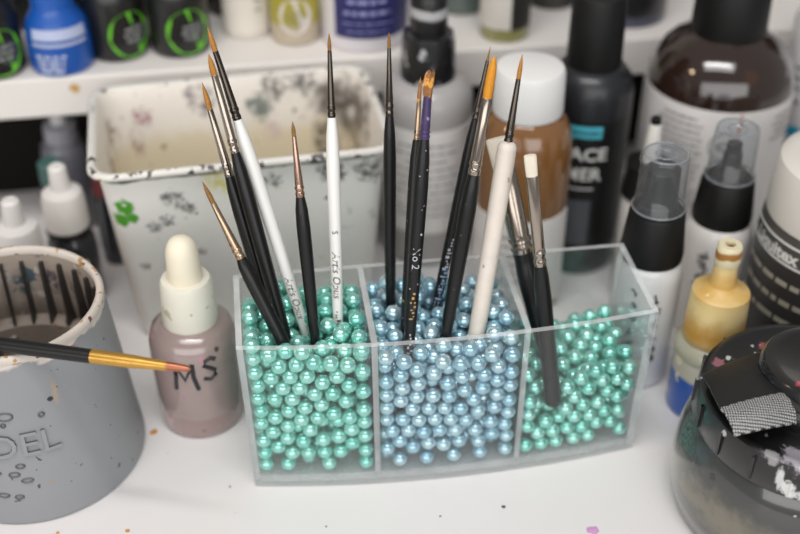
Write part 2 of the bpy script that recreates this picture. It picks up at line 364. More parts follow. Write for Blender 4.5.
    (-73,2573,6355),(1641,1937,5957),(625,1565,5882),(705,-65,2800),(-1567,-47,3685),(989,-61,3898),(45,-70,2937),(2520,-12,4455),(1667,4290,6589),(1207,-57,3257),
    (-1050,1909,6240),(-628,-66,3024),(-2640,1058,6160),(-414,-68,2378),(-2640,37,3165),(2412,-16,2292),(-1745,-42,2504),(-756,3598,6522),(-888,-63,1679),(2520,-11,2963),
    (449,-68,1643),(255,3799,6528),(1877,-38,1862),(258,-69,2294),(329,586,6049),(-2106,-29,1930),(1294,-55,1513),(1396,-52,840),(1278,654,6157),(2520,-12,1623),(580,2753,6204),
    (1614,3263,6523),(725,4290,6537),(2520,4290,6397),(2520,2347,6741),(1182,3787,6536),(-290,3850,6096),(-761,2520,6313),(-2131,608,6138),(2071,3771,6416),(-1406,3690,6348),
    (-600,524,5838),(2520,3265,6485),(-2640,266,5845),(-373,1965,6254),(1939,542,5948),(-2640,416,2047),(-1573,2175,5637),(2031,1341,6379),(1092,1902,5524),(-2070,2081,6166),
    (-86,240,5495),(-710,1188,5742),(909,345,4882),(2063,2758,6451),(-2640,3644,6251),(-813,4290,6330),(-709,287,4887),(-2640,1729,6052),(321,3354,6020),(1516,519,3417),
    (-50,1579,5797),(-1269,3035,6465),(1108,2368,6017),(-1116,471,5400),(-1329,1113,5462),(-2640,4290,5966),(801,469,1447),(-2640,3672,5571),(2520,504,5599),(-2640,551,840),
    (-2465,3089,5874),(2520,921,6136),(-2640,2440,6075),(-2176,1188,2720),(-2640,585,4888),(2520,1562,5911),(-2640,785,1476),(-2640,1500,1472),(-2143,1017,5071),(1244,337,2705),
    (-2640,1937,1996),(-2640,3109,4539),(-2002,4290,5599),(1425,541,5503),(2048,812,840),(-2640,2593,2172),(1414,1172,3606),(-2640,2956,3076),(-1965,1145,5714),(1509,491,2083),
    (-203,4290,6629),(-2640,3682,2108),(-2640,1466,5187),(-1423,4290,6030),(131,505,1484),(-257,1078,3541),(-2640,1835,4183),(-2640,1184,4568),(-2640,2435,5395),(-2640,624,3504),
    (-2640,2524,4195),(751,457,5533),(-2640,3091,5218),(-2640,1183,3889),(-2640,2072,4820),(-2640,1853,3503),(-2640,695,2667),(-2640,1271,2123),(-2640,576,4192),(-1214,2168,5059),
    (-1006,821,4109),(-2640,1238,3212),(-2640,1744,840),(-2640,3695,4884),(-2640,3096,1514),(-1388,738,1464),(-2640,4290,5288),(-2640,859,5510),(1922,1184,5727),(-2640,4290,4555),
    (-1294,540,4652),(-2640,2284,2977),(-2640,3706,2788),(1594,2343,5416),(-2640,1679,2667),(366,575,4356),(-544,533,1498),(-2640,3106,3831),(212,4290,5967),(-417,3467,5549),
    (210,527,3696),(-2640,2983,840),(410,1044,5503),(666,438,2100),(1622,2804,5936),(-2640,3698,4204),(2259,2143,6148),(1937,947,2345),(286,570,5031),(-2640,2418,1516),
    (-940,538,2043),(-1015,1772,5574),(1089,2793,5481),(-1605,413,2020),(2080,2811,5434),(-1920,2953,6257),(624,1512,2666),(-806,3106,5972),(2520,623,2470),(1435,673,1434),
    (910,909,2563),(-2045,579,4562),(1555,521,4770),(2520,692,1798),(-287,4290,5506),(-2119,839,2141),(-2598,4290,2450),(-2640,4290,840),(-1613,525,4043),(2520,1168,5357),
    (-2173,1786,5562),(1030,3241,5989),(2071,1787,5453),(-2034,1585,2111),(-1351,1401,4183),(-98,1170,4250),(2058,417,1391),(-846,840,3235),(552,2242,5299),(173,3793,5456),
    (-275,2390,5733),(-2640,4290,3876),(-2059,1585,3272),(2010,741,5221),(-168,543,3131),(-1430,2908,5788),(-1439,531,3353),(-872,952,4986),(2520,570,4806),(-848,3977,5728),
    (-1509,1122,2824),(81,1291,4963),(-2640,3714,3526),(262,1060,3036),(1552,495,4093),(-654,503,2657),(1521,927,2878),(2520,1337,1490),(330,2173,5955),(751,3877,5997),
    (268,2777,5602),(-103,477,2120),(-1889,2111,5039),(-1397,3578,5677),(-32,1915,5207),(-2071,4290,4924),(1578,3265,5439),(1297,1510,2625),(-948,1080,2449),(-2066,1530,3952),
    (-1333,495,2637),(-366,1100,2103),(-977,3009,5290),(2520,603,3355),(2031,4290,5919),(-1556,1049,840),(-1662,3770,5082),(318,489,2674),(2520,1824,4944),(2520,532,4051),
    (-1440,3326,4566),(2024,471,2910),(927,1609,2064),(1579,1343,4407),(-559,2334,5118),(-722,1355,4430),(-1700,2695,4407),(-2036,474,1488),(-1488,2093,1482),(-307,3776,4954),
    (2520,1122,2918),(832,1331,3286),(-949,2443,5664),(2520,3243,2387),(-284,3578,1494),(2028,2647,840),(-2207,2162,2469),(1273,3313,840),(-672,2621,840),(2289,2298,2691),
    (2520,3364,1502),(101,3746,2484),(1932,1674,1456),(1483,1985,3876),(131,1655,3336),(2021,3779,5447),(-1710,1758,2696),(1567,1619,840),(-1598,4290,840),(196,2609,2417),
    (-935,3758,1491),(-1314,2092,3136),(-2148,1650,4615),(941,2126,2822),(-2640,4290,3136),(-265,4290,2666),(-934,3659,3724),(2520,4290,5419),(2520,2379,3422),(-1559,2329,2360),
    (-1161,2471,4057),(-1341,1743,2096),(1580,4290,5410),(2520,2612,2138),(1570,4290,4448),(624,4290,3477),(-2146,1956,1531),(833,1025,840),(-400,2062,2685),(-34,4290,3314),
    (-1667,2892,840),(566,2183,2039),(-294,4258,1503),(441,3163,3834),(-226,1792,1476),(70,2150,840),(2520,2737,5948),(1093,3805,4445),(-867,1336,3700),(-120,2324,4190),
    (2038,844,4414),(1363,3173,2407),(1584,2816,4929),(-2023,4290,1506),(-286,3724,3041),(2038,3356,2852),(-674,3262,4703),(468,4290,2653),(1607,1492,2028),(-1318,3300,1806),
    (1347,1769,3248),(280,1571,1864),(177,4290,4992),(-799,2063,4464),(2520,2295,5433),(2520,2012,1463),(2055,4290,4923),(1090,2097,840),(1312,1359,1429),(-2070,1147,1540),
    (2520,3797,4917),(2045,2836,4431),(-1055,3240,840),(1085,3327,3959),(-853,1123,1630),(-939,4290,2583),(-1625,2889,5054),(937,1536,3925),(-1459,4290,3020),(1866,2777,2179),
    (2109,3278,5943),(-1070,3418,2426),(-1134,2820,3472),(-262,2901,1476),(2035,3828,1509),(265,2065,2813),(149,2342,1494),(-2640,4290,1774),(2520,4290,840),(86,3187,3225),
    (1971,1982,3390),(-2063,3595,3860),(2520,3812,2982),(-1452,4290,4652),(-993,3672,5139),(-379,1102,2817),(-2057,2182,4140),(1395,2679,1702),(1045,959,1904),(473,2657,3063),
    (-958,3689,3046),(-1460,1413,1457),(614,4290,4455),(2520,2834,4917),(2040,4290,3946),(2520,4290,3465),(1933,3031,1485),(1119,2777,2901),(-198,1765,4565),(-1091,2729,2076),
    (2520,1740,840),(-183,2903,3800),(1449,3507,1458),(382,4290,1471),(-1540,3378,2907),(1554,2834,3940),(2520,1300,4259),(2042,3329,3949),(-937,2877,1436),(2520,3324,5404),
    (314,1004,2234),(-104,2098,2073),(-331,1702,3902),(1223,2201,2209),(-2035,4290,3445),(1488,3207,3277),(-589,2340,1665),(387,3621,1510),(2044,3806,4433),(2520,1930,2169),
    (128,3257,840),(1560,3816,2983),(1467,2432,3366),(-1678,1720,840),(2520,1252,2181),(1603,1834,4964),(2520,4290,2497),(957,3187,1782),(1546,4290,1475),(11,3705,3655),
    (-251,2204,3446),(-1493,3846,4132),(-1185,4290,3719),(2520,4290,4428),(-291,4290,4501),(-2396,2532,3561),(2520,2877,2960),(-71,3080,4447),(2038,3811,3464),(1289,4290,6024),
    (325,1838,3971),(2041,4290,2980),(-1326,4290,5359),(612,3808,3955),(1577,3812,4928),(-877,2899,2817),(-1637,3027,2339),(2520,3531,840),(-2270,2644,4864),(2520,1268,3580),
    (57,3242,1986),(374,1191,3766),(1068,1761,4554),(-1714,2530,3668),(941,2736,3661),(-530,4191,3873),(-663,1710,2081),(1948,1329,3217),(668,4290,5463),(1959,1505,3871),
    (2520,2846,3944),(2034,4290,2007),(-537,3805,2274),(-127,1126,1469),(2520,2349,4425),(2059,1850,4448),(2074,1568,2586),(1648,2079,2725),(1565,3808,3953),(-877,2013,3648),
    (-1947,3626,2308),(707,4290,840),(2065,2330,4928),(665,3686,2126),(1117,3312,4941),(-626,3210,1956),(-2025,3221,1771),(-1494,1083,2048),(2520,3332,3464),(651,3310,5429),
    (767,3243,3245),(2520,3322,4432),(-864,3081,4076),(825,2421,1456),(2038,2853,3465),(-2026,2676,5560),(2520,3810,3946),(552,1101,1457),(2520,4290,1523),(-747,4290,5006),
    (1877,2109,2072),(752,1749,1424),(635,3305,4468),(-895,3994,4412),(-834,4290,1912),(-251,2669,2950),(2042,2366,3944),(-2007,4290,4121),(-2065,4068,2807),(462,3193,2640),
    (2520,3818,5908),(-1080,2719,4685),(-469,2623,2307),(841,2755,2285),(-2402,3729,1473),(-1347,4290,1475),(2041,3316,4922),(881,2210,4082),(74,4290,2077),(2520,1782,3059),
    (2055,1332,4889),(413,2961,1463),(324,2462,3695),(-1477,2016,4452),(1116,2322,4933),(2012,846,3735),(510,1392,4446),(-2407,3155,2469),(1931,2352,1443),(390,3783,3096),
    (1378,3770,2085),(-707,4290,3224),(-893,1774,1447),(-984,1717,2678),(-590,3206,3351),(-1936,4290,2179),(2520,2689,1468),(656,2821,4959),(1588,2336,4445),(1102,2814,4448),
    (-2043,3749,4521),(1558,3670,5982),(134,4290,3973),(-532,1641,3194),(1963,3433,2053),(-443,4290,840),(-19,1551,2470),(-351,1034,840),(-1229,1524,4847),(-2156,3425,3165),
    (1790,2728,2849),(-418,3586,4161),(56,2510,4893),(-1376,3918,2082),(1088,4290,3969),(-1087,2095,840),(1949,1030,1672),(450,2668,4330),(-1518,2704,2925),(-1502,3213,3886),
    (1358,2021,1572),(736,1983,3452),(1095,4290,4934),(2520,1886,3891),(1563,4290,2497),(2520,3816,2010),(456,2047,4605),(-1602,2759,1510),(968,3966,1584),(1072,4290,2966),
    (634,3789,4946),(1556,4290,3469),(-1503,1258,3488),(960,4290,2185),(-1531,1886,3744),(-1977,2239,3112),(-595,1563,5083),(669,1609,5081),(-1693,3707,1432),(1571,3320,4434),
    (157,3786,4460),(1087,3796,3469),(949,3654,2738),(65,3226,5096),(-334,3230,2576),(1135,3781,5445),(-1547,3778,3458),
  ],
  2: [
    (3440,664,4256),(6255,290,4506),(5053,165,3851),(3440,39,3333),(7030,470,4453),(5648,305,4149),(7820,558,4246),(4497,969,4048),(4252,97,2082),(7820,1233,4508),(3440,39,840),
    (5718,1534,4218),(5175,2009,4311),(5096,169,2667),(6544,325,2696),(3761,573,3606),(5099,1282,4094),(4589,3756,4505),(5667,2614,4454),(4517,2585,4081),(6139,3201,4578),
    (7384,2110,4462),(6025,264,3584),(6086,2084,4376),(7820,4290,4267),(7376,3269,4254),(5283,187,1502),(3440,39,2653),(7303,421,3826),(7228,1478,4263),(4469,666,2487),
    (7590,461,2036),(3440,1451,4555),(3968,1388,4131),(5332,3816,4122),(3440,39,1974),(5870,247,2727),(5424,201,3261),(3945,2763,4424),(7820,493,840),(7820,496,3385),
    (6907,369,3276),(6616,333,3931),(7422,437,2837),(3929,72,1484),(6403,1428,4183),(5555,214,2125),(6507,2616,4425),(5957,257,1441),(4606,125,1486),(6228,287,2064),
    (4785,3205,4158),(5635,223,840),(7294,420,1413),(6764,2029,4196),(6922,371,2128),(4146,88,840),(7165,4290,4086),(4818,144,840),(6319,298,840),(6628,335,1516),(4898,372,2049),
    (4068,4060,4192),(4259,980,3384),(7820,2633,4344),(4877,740,3533),(3440,939,3130),(4754,2688,3452),(3440,2307,4427),(3885,520,2832),(6871,3685,3984),(5507,849,3765),
    (4849,1859,2035),(6122,810,4088),(4074,3381,4171),(6493,4290,3975),(3926,2274,3952),(5188,2598,3972),(3440,1162,840),(7820,3687,3953),(7025,2743,4003),(5186,790,2929),
    (3440,643,2287),(3440,543,1518),(4018,895,2033),(4847,4290,4172),(3440,1147,3777),(3440,1799,3971),(5177,1681,1467),(6867,960,4012),(5357,1466,3492),(3440,3610,4084),
    (3440,1276,2539),(7820,895,2530),(6001,1309,3642),(6152,3721,4122),(7820,848,1466),(7222,1027,2161),(7820,1749,4065),(5728,3149,4038),(3933,1574,3440),(5980,4290,3518),
    (7820,1104,3840),(3440,4290,4069),(6069,2576,3906),(3440,1484,1892),(5822,763,3168),(6425,804,3479),(5730,3662,3592),(6929,905,2813),(4082,1166,2755),(6471,3136,3987),
    (5139,2652,2892),(4759,3756,3760),(5196,3178,3617),(6881,2246,3562),(5601,2041,3781),(4362,758,1441),(6270,1926,3740),(5157,2085,3268),(6491,870,2294),(5862,1798,3180),
    (4724,2190,2615),(4520,1419,1449),(3440,1767,3013),(5535,3188,3027),(4353,3247,3566),(5816,804,2340),(3440,2370,840),(4258,1533,2210),(3788,1121,1434),(7519,2310,3826),
    (5539,4290,3000),(4260,2229,3362),(7820,4290,3486),(3884,3808,3570),(5250,4290,3616),(7820,1148,3161),(6697,2866,3353),(6061,3087,3447),(7309,1697,3619),(5575,2612,3413),
    (3440,2819,1660),(7820,1568,2626),(7820,3027,3790),(5095,3151,2433),(4361,4290,3623),(7211,3987,3479),(5630,1815,840),(7820,1901,3220),(6256,1423,1976),(7820,1294,1979),
    (4178,1837,2813),(5199,2360,1448),(5285,2450,2255),(7220,968,3425),(7820,3644,3275),(4757,3213,3020),(7562,1656,1465),(6512,1005,1505),(6668,1490,2513),(6689,1426,3549),
    (7210,3249,3585),(4553,1716,840),(5303,1838,2552),(4303,2715,2711),(3656,1901,2383),(5587,1422,2096),(5811,4290,840),(4530,3047,840),(4879,3787,2535),(6596,1888,3059),
    (4111,3205,1495),(6914,1556,1867),(4707,4290,1513),(5208,2944,1795),(3440,3021,840),(7222,3537,2969),(7820,3055,1517),(7820,4290,2806),(3440,2964,2845),(6060,1795,2511),
    (7820,4290,1992),(5406,4290,1501),(3440,2539,2289),(7230,2516,2403),(7820,3619,840),(7243,1486,2977),(5577,3401,1453),(3971,4290,1964),(6773,2997,840),(5571,3635,2481),
    (3440,4290,3389),(4449,3803,1912),(6782,3109,1511),(4668,2713,2137),(6185,4290,2791),(6433,1823,1455),(7820,2724,2137),(6725,2172,2085),(6728,3670,840),(7143,4290,2865),
    (6339,4259,2129),(7820,2291,2663),(4753,3444,1421),(7820,1728,840),(3959,3796,2492),(3440,3478,1495),(4648,2773,1450),(3440,3215,2213),(7193,3171,2225),(3440,2162,1486),
    (7820,2578,3279),(5666,2040,1824),(5723,2325,2773),(6196,1379,840),(6426,3701,1448),(6143,3155,1738),(6632,3545,3308),(3440,2783,3918),(3994,4290,2994),(6264,1275,3016),
    (6674,3828,2691),(4431,3791,3166),(5067,2703,840),(7820,3178,2745),(4426,4290,2469),(5754,866,1666),(5826,2622,1459),(7820,4290,840),(5636,3041,840),(7018,4290,2097),
    (5627,1286,2781),(6182,2621,840),(5166,3727,3217),(4024,2509,1503),(6085,4290,1469),(3990,1797,1644),(6617,2460,2692),(5548,3705,840),(7820,2976,840),(6094,2403,2208),
    (4005,2858,2086),(3440,3877,2060),(4420,3308,2381),(6607,2841,2122),(7820,2375,1519),(7445,3872,2422),(6205,2405,3262),(7236,2168,2987),(5833,1503,1442),(3748,2359,2877),
    (6765,4290,1466),(6213,3425,2360),(7442,4290,1406),(5721,2971,2239),(3880,2793,3384),(3440,3302,3478),(4859,4290,2993),(3440,4290,840),(7051,2105,1479),(7820,3403,2104),
    (5040,4290,2106),(3440,4290,1520),(6762,3663,2038),(5157,3644,1930),(7272,2858,2990),(6046,3651,2979),(3440,2265,3476),(4210,2209,2138),(6723,3151,2716),(6490,2495,1535),
    (3983,3880,1422),(7264,2692,1748),(5885,3807,1903),(6101,2890,2797),(7820,1968,2064),(4572,2097,1461),(7032,4290,840),(6627,4290,3308),(7143,3684,1475),(4028,3292,2943),
    (4306,3736,840),(3440,4290,2600),(6766,1704,840),(3440,3689,2919),(7240,1836,2394),(7820,3734,1510),(4506,2391,840),(5681,4290,2335),(4564,1066,840),(7185,1090,1454),
  ],
}
N_SINGLE = {0: 174, 1: 282, 2: 126}
DESK_DARK = [(.0430, .3266, .0009), (.0165, .3215, .0004), (-.0717, .3377, .0004), (.2, .29, .001), (-.03, .3160, .0004)]
DESK_ORANGE = [(-.1101, .3137, .0010), (-.1095, .3705, .0016), (-.1382, .3127, .0007)]
DESK_PINK = [(.0785, .3140, .0026)]
CUP_BRUSH = ((-.2075, .3404, .0853), (-.0759, .3152, .0853)); CUP_GOLD = .717
WORLD = .3
LIGHTS = [('lamp_bar', (-.02, .20, .80), (.02, .36, 0), .50, .05, 1.6, (1, .985, .96)),
          ('ceiling_panel', (-.08, .0, 1.05), (0, .40, 0), .85, .35, 4.8, (1, .99, .985)),
          ('front_fill', (-.1, -1.5, .66), (0, .45, .05), 3.0, 1.0, 27.0, (1, .985, .975))]  # last one is an unseen front panel added to brighten upright surfaces
BULB = 3.
FSTOP = 4.6
EXPO = -.07
# ------------------------------------------------------------------ shared materials
BLACK = hexc('1c1c1d'); WHITE = hexc('e6e5e2')
M = {}
M['desk'] = mat('white_laminate', hexc('e3e0df'), .42, var=.012, vscale=9, specks=[(210, .76, hexc('b5a99a')), (340, .8, hexc('7d7a78'))])
M['shelf'] = mat('shelf_laminate', hexc('e3ded9'), .5, var=.02, vscale=12, specks=[(160, .78, hexc('a08f80'))], splats=[((-.2155, 0, .0935), .003, hexc('c39a58'), 1.3)])
M['shelf_back'] = mat('dark_backing', hexc('15110f'), .85, spec=.2)
M['wall'] = mat('wall_paint', hexc('b9b5b0'), .8)
M['floor'] = mat('floor_boards', hexc('6d5f52'), .6, var=.1, vscale=5)
M['clear'] = clear('clear_acrylic', haze=.008)
M['slab'] = clear('clear_foot', tint=(.98, .99, .99), haze=.25, hazecol=(.97, .98, .98), rough=.05)  # whitish haze paints in the brightness of light piped through the slab
M['edge'] = clear('acrylic_edge', tint=(.96, .98, .98), haze=.33, hazecol=(.97, .98, .98), rough=.08)  # pale haze painted in for light piped to the cut edges
M['cap_clear'] = clear('clear_cap', tint=(.84, .86, .88), haze=.05, rough=.04, ior=1.5)
M['black'] = mat('black_plastic', hexc('101010'), .5, spec=.3, var=.1)
M['black_gloss'] = mat('black_gloss', hexc('0e0e0f'), .4, coat=.1, var=.1)
M['white_print'] = mat('white_print', hexc('dcdcd8'), .5)
M['grey_print'] = mat('grey_print', hexc('8f8f8f'), .5)
M['dark_print'] = mat('dark_print', hexc('2a2b30'), .6)
M['paper'] = mat('label_paper', hexc('e2dedb'), .55, var=.03)

# ------------------------------------------------------------------ room, desk, shelf
f = MB().box((-1.6, -1.2, -.78), (1.6, 1.25, -.75)).build('floor', M['floor'], smooth=0); f['kind'] = 'structure'
w = MB().box((-1.6, 1.2, -.75), (1.6, 1.25, 1.6)).build('wall_back', M['wall'], smooth=0); w['kind'] = 'structure'
desk = thing('desk', 'white desk with a paint-flecked laminate top carrying everything', 'desk', (0, .35, 0))
MB().box((-.75, -.42, -.028), (.75, .6, 0)).build('desktop', M['desk'], desk, smooth=0, bevel=.002)
for lx in (-.7, .7):
    for ly in (-.37, .55):
        MB().box((lx-.025, ly-.025, -.75), (lx+.025, ly+.025, -.028)).build('leg', M['black'], desk, smooth=0)
def blot(name, mt, pts, parent):
    mb = MB(); rg = random.Random(4)
    for x, y, r in pts:
        n = 14; ph = [1+rg.uniform(-.3, .3) for _ in range(n)]
        ring = lambda s, z: [(x+r*s*ph[i]*math.cos(2*PI*i/n), y-.35+r*s*ph[i]*math.sin(2*PI*i/n), z) for i in range(n)]
        mb.loops([ring(1, -.0002), ring(.95, .0002), ring(.5, .0004)], cap=True)
    return mb.build(name, mt, parent)
blot('paint_fleck', mat('fleck_dark', hexc('4a4744'), .5), DESK_DARK, desk)
blot('paint_fleck', mat('fleck_orange', hexc('c98a3a'), .5), DESK_ORANGE, desk)
blot('paint_fleck', mat('fleck_pink', hexc('cf9ccb'), .5), DESK_PINK, desk)

SY = math.atan(.155)
sh = thing('shelf', 'low white shelf board standing across the desk behind the paint tub', 'shelf', (.05, .552, 0), SY)
MB().box((-.62, 0, .0785), (.62, .24, .1)).build('shelf_board', M['shelf'], sh, smooth=0, bevel=.0012)
MB().box((-.60, .060, 0), (.60, .068, .0785)).build('back_panel', M['shelf_back'], sh, smooth=0)
for x in (-.612, .6):
    MB().box((x, .004, 0), (x+.012, .226, .0785)).build('side_panel', M['shelf'], sh, smooth=0)

# ------------------------------------------------------------------ clear pearl organizer
YAW = math.radians(8.0)
HW, SAG, DEP, TH, BASEH, HT = .084, .0065, .0487, .0024, .005, .0755
org = thing('acrylic_organizer', 'clear acrylic organizer with three compartments of pearl beads and paintbrushes', 'organizer', (.02035, .3494, 0), YAW)
def fy(x): return -SAG*(1-(x/HW)**2)
def shr(z): return 1-.024*(1-z/HT)               # the box narrows a little towards its foot
def wall_mesh(pts_out, pts_in, z0, z1, rim=True):
    """upright wall between two plan polylines; the top and end edges get the bright cut-edge look"""
    mb = MB(); n = len(pts_out)
    P = lambda p, z: (p[0]*shr(z), p[1], z)
    vs = [P(p, z0) for p in pts_out]+[P(p, z1) for p in pts_out]+[P(p, z0) for p in pts_in]+[P(p, z1) for p in pts_in]
    fa = []; fe = []
    for i in range(n-1):
        fa += [(i, i+1, n+i+1, n+i), (2*n+i+1, 2*n+i, 3*n+i, 3*n+i+1)]
        fe += [(n+i, n+i+1, 3*n+i+1, 3*n+i), (i+1, i, 2*n+i, 2*n+i+1)]
    fe += [(0, n, 3*n, 2*n), (n-1, 3*n-1, 4*n-1, 2*n-1)]
    mb.add(vs, fa, 0); mb.f += fe; mb.mi += [1]*len(fe)
    return mb
xs = [-HW+2*HW*i/32 for i in range(33)]
AC = [M['clear'], M['edge']]
wall_mesh([(x, fy(x)) for x in xs], [(x, fy(x)+TH) for x in xs], 0, HT).build('front_wall', AC, org, smooth=30)
wall_mesh([(HW, DEP), (-HW, DEP)], [(HW, DEP-TH), (-HW, DEP-TH)], 0, HT).build('back_wall', AC, org, smooth=0)
for s in (-1, 1):
    a, b = [(s*HW, .0026), (s*HW, DEP-TH)], [(s*(HW-TH), .0026), (s*(HW-TH), DEP-TH)]
    wall_mesh(a, b, 0, HT).build('side_wall', AC, org, smooth=0)
for dx in (-.031, .0298):
    y0 = fy(dx)+TH
    wall_mesh([(dx-TH/2, y0), (dx-TH/2, DEP-TH)], [(dx+TH/2, y0), (dx+TH/2, DEP-TH)], BASEH, HT).build('divider', AC, org, smooth=0)
mb = MB(); n = len(xs)
i_f = [(x*.97, fy(x*.97)+TH) for x in xs]
plan = i_f+[((HW-TH)*.975, DEP-TH), (-(HW-TH)*.975, DEP-TH)]
mb.loops([[(x, y, .0008) for x, y in plan], [(x, y, BASEH) for x, y in plan]])
mb.build('floor_plate', [M['slab']], org, smooth=30)

# ------------------------------------------------------------------ pearls
M['teal'] = pearl_mat('teal_pearl', hexc('7adccb'), hexc('a6ebdd'))
M['blue'] = pearl_mat('blue_pearl', hexc('97c9dd'), hexc('c0dfe9'))
PR = .00332
def sphere_mesh(name, m, sub):
    bm = bmesh.new(); bmesh.ops.create_icosphere(bm, subdivisions=sub, radius=PR)
    me = bpy.data.meshes.new(name); bm.to_mesh(me); bm.free(); me.materials.append(m)
    me.polygons.foreach_set('use_smooth', [True]*len(me.polygons)); return me
cy, sy = math.cos(YAW), math.sin(YAW)
def pw(p):
    x, y, z = (c*1e-5 for c in p)
    x *= shr(z)
    return (.02035+x*cy-y*sy, .3494+x*sy+y*cy, z)
LAB = {0: ('teal_pearl', 'small teal pearl bead filling the left compartment beside the white dropper bottle', 'teal pearls in the left compartment'),
       1: ('blue_pearl', 'small pale blue pearl bead filling the middle compartment of the clear organizer', 'blue pearls in the middle compartment'),
       2: ('teal_pearl', 'small teal pearl bead in the half-empty right compartment of the clear organizer', 'teal pearls in the right compartment')}
def pearls(c, n_single):
    nm, lab, grp = LAB[c]
    me = sphere_mesh(nm, M['teal' if c != 1 else 'blue'], 3)
    first = bpy.data.objects.new(nm, me); tag(first, lab, 'pearl', grp)
    for k, p in enumerate(PEARL[c][:n_single]):
        o = first if k == 0 else first.copy()
        COL.objects.link(o); o.location = pw(p)
    return PEARL[c][n_single:]
rest0 = pearls(0, N_SINGLE[0]); rest1 = pearls(1, N_SINGLE[1]); rest2 = pearls(2, N_SINGLE[2])
def pearl_mass(name, m, pts, label):
    bm = bmesh.new()
    bmesh.ops.create_icosphere(bm, subdivisions=2, radius=PR)
    v0 = [v.co.copy() for v in bm.verts]; f0 = [[v.index for v in f.verts] for f in bm.faces]; bm.free()
    mb = MB()
    for p in pts:
        q = Vector(pw(p)); mb.add([q+v for v in v0], f0)
    o = mb.build(name, m, smooth=180); tag(o, label, 'pearls', kind='stuff')
pearl_mass('teal_pearls', M['teal'], rest0+rest2, 'teal pearl beads packed deeper inside the two outer compartments')
pearl_mass('blue_pearls', M['blue'], rest1, 'pale blue pearl beads packed deeper inside the middle compartment')

# ------------------------------------------------------------------ brushes
M['handle_black'] = mat('brush_black_lacquer', hexc('101010'), .38, coat=.12, spec=.35, var=.1, specks=[(900, .77, hexc('8c8c8c'))])
M['handle_splat'] = mat('brush_black_splattered', hexc('121212'), .42, coat=.1, spec=.35, var=.1, specks=[(420, .68, hexc('a9b0b5')), (300, .74, hexc('8a8f3c')), (350, .74, hexc('9a6aa5'))])
M['handle_white'] = mat('brush_white_lacquer', hexc('e9e8e4'), .35, coat=.3, var=.02)
M['handle_cream'] = mat('brush_cream_worn', hexc('ddd3c8'), .5, var=.06, vscale=200, specks=[(260, .7, hexc('b89d87'))])
M['gold'] = mat('ferrule_brass', hexc('bea488'), .28, metal=1, var=.08, specks=[(300, .72, hexc('4b3c2c'))])
M['nickel'] = mat('ferrule_nickel', hexc('a89d92'), .18, metal=1, var=.1, specks=[(260, .74, hexc('5a4c44'))])
M['copper'] = mat('ferrule_warm', hexc('b49584'), .25, metal=1, var=.08)
M['dark_metal'] = mat('ferrule_dark', hexc('565049'), .22, metal=1, var=.12, specks=[(300, .72, hexc('8a8378'))])
M['purple'] = mat('ferrule_purple_paint', hexc('40305a'), .45, var=.25, vscale=300, specks=[(300, .66, hexc('8d7fa8'))])
M['sable'] = mat('sable_hair', hexc('a8742e'), .55, var=.25, vscale=900, bump=.5, bscale=1800)
M['sable_dark'] = mat('sable_hair_dark', hexc('86602f'), .55, var=.25, vscale=900, bump=.5, bscale=1800)
M['orange_hair'] = mat('orange_hair', hexc('d08a1c'), .5, var=.15, vscale=900, bump=.5, bscale=1800)
M['white_hair'] = mat('white_hair', hexc('e6dccb'), .6, var=.05, vscale=900, bump=.5, bscale=1800)
M['messy_hair'] = mat('messy_hair', hexc('97683a'), .6, var=.3, vscale=500, specks=[(300, .58, hexc('e0a04a')), (350, .66, hexc('d9b9a8'))])
M['ink'] = mat('handle_ink', hexc('2b2a2e'), .5)
M['ink_pale'] = mat('handle_pale_print', hexc('b9bcc4'), .4)
M['ink_blue'] = mat('handle_blue_print', hexc('8fa6c4'), .4)
M['ink_gold'] = mat('handle_gold_print', hexc('b08f5a'), .4)

def axis_text(mb, s, size, rfun, t0, ang=-PI/2, shear=0., bold=0.):
    """print that runs down a handle"""
    vs, fs = text_shape(s, size, shear=shear, bold=bold)
    mb.add([((rfun(t0-x)+.00012)*math.cos(ang+y/rfun(t0)), (rfun(t0-x)+.00012)*math.sin(ang+y/rfun(t0)), t0-x) for x, y in vs], fs)

def axis_marks(mb, rfun, t0, t1, w, ang=-PI/2, seed=1, size=.0011):
    """worn print on a handle, too small to read"""
    rg = random.Random(seed); t = t0
    while t > t1:
        l = rg.uniform(.4, 1.1)*size
        for k in range(rg.choice((1, 1, 2))):
            off = rg.uniform(-.5, .3)*w; hw = w*rg.uniform(.25, .6)
            pts = [(t, off), (t-l, off), (t-l, off+hw), (t, off+hw)]
            mb.add([((rfun(a)+.00012)*math.cos(ang+b/rfun(a)), (rfun(a)+.00012)*math.sin(ang+b/rfun(a)), a) for a, b in pts], [(0, 1, 2, 3)])
        t -= l+rg.uniform(.3, .9)*size

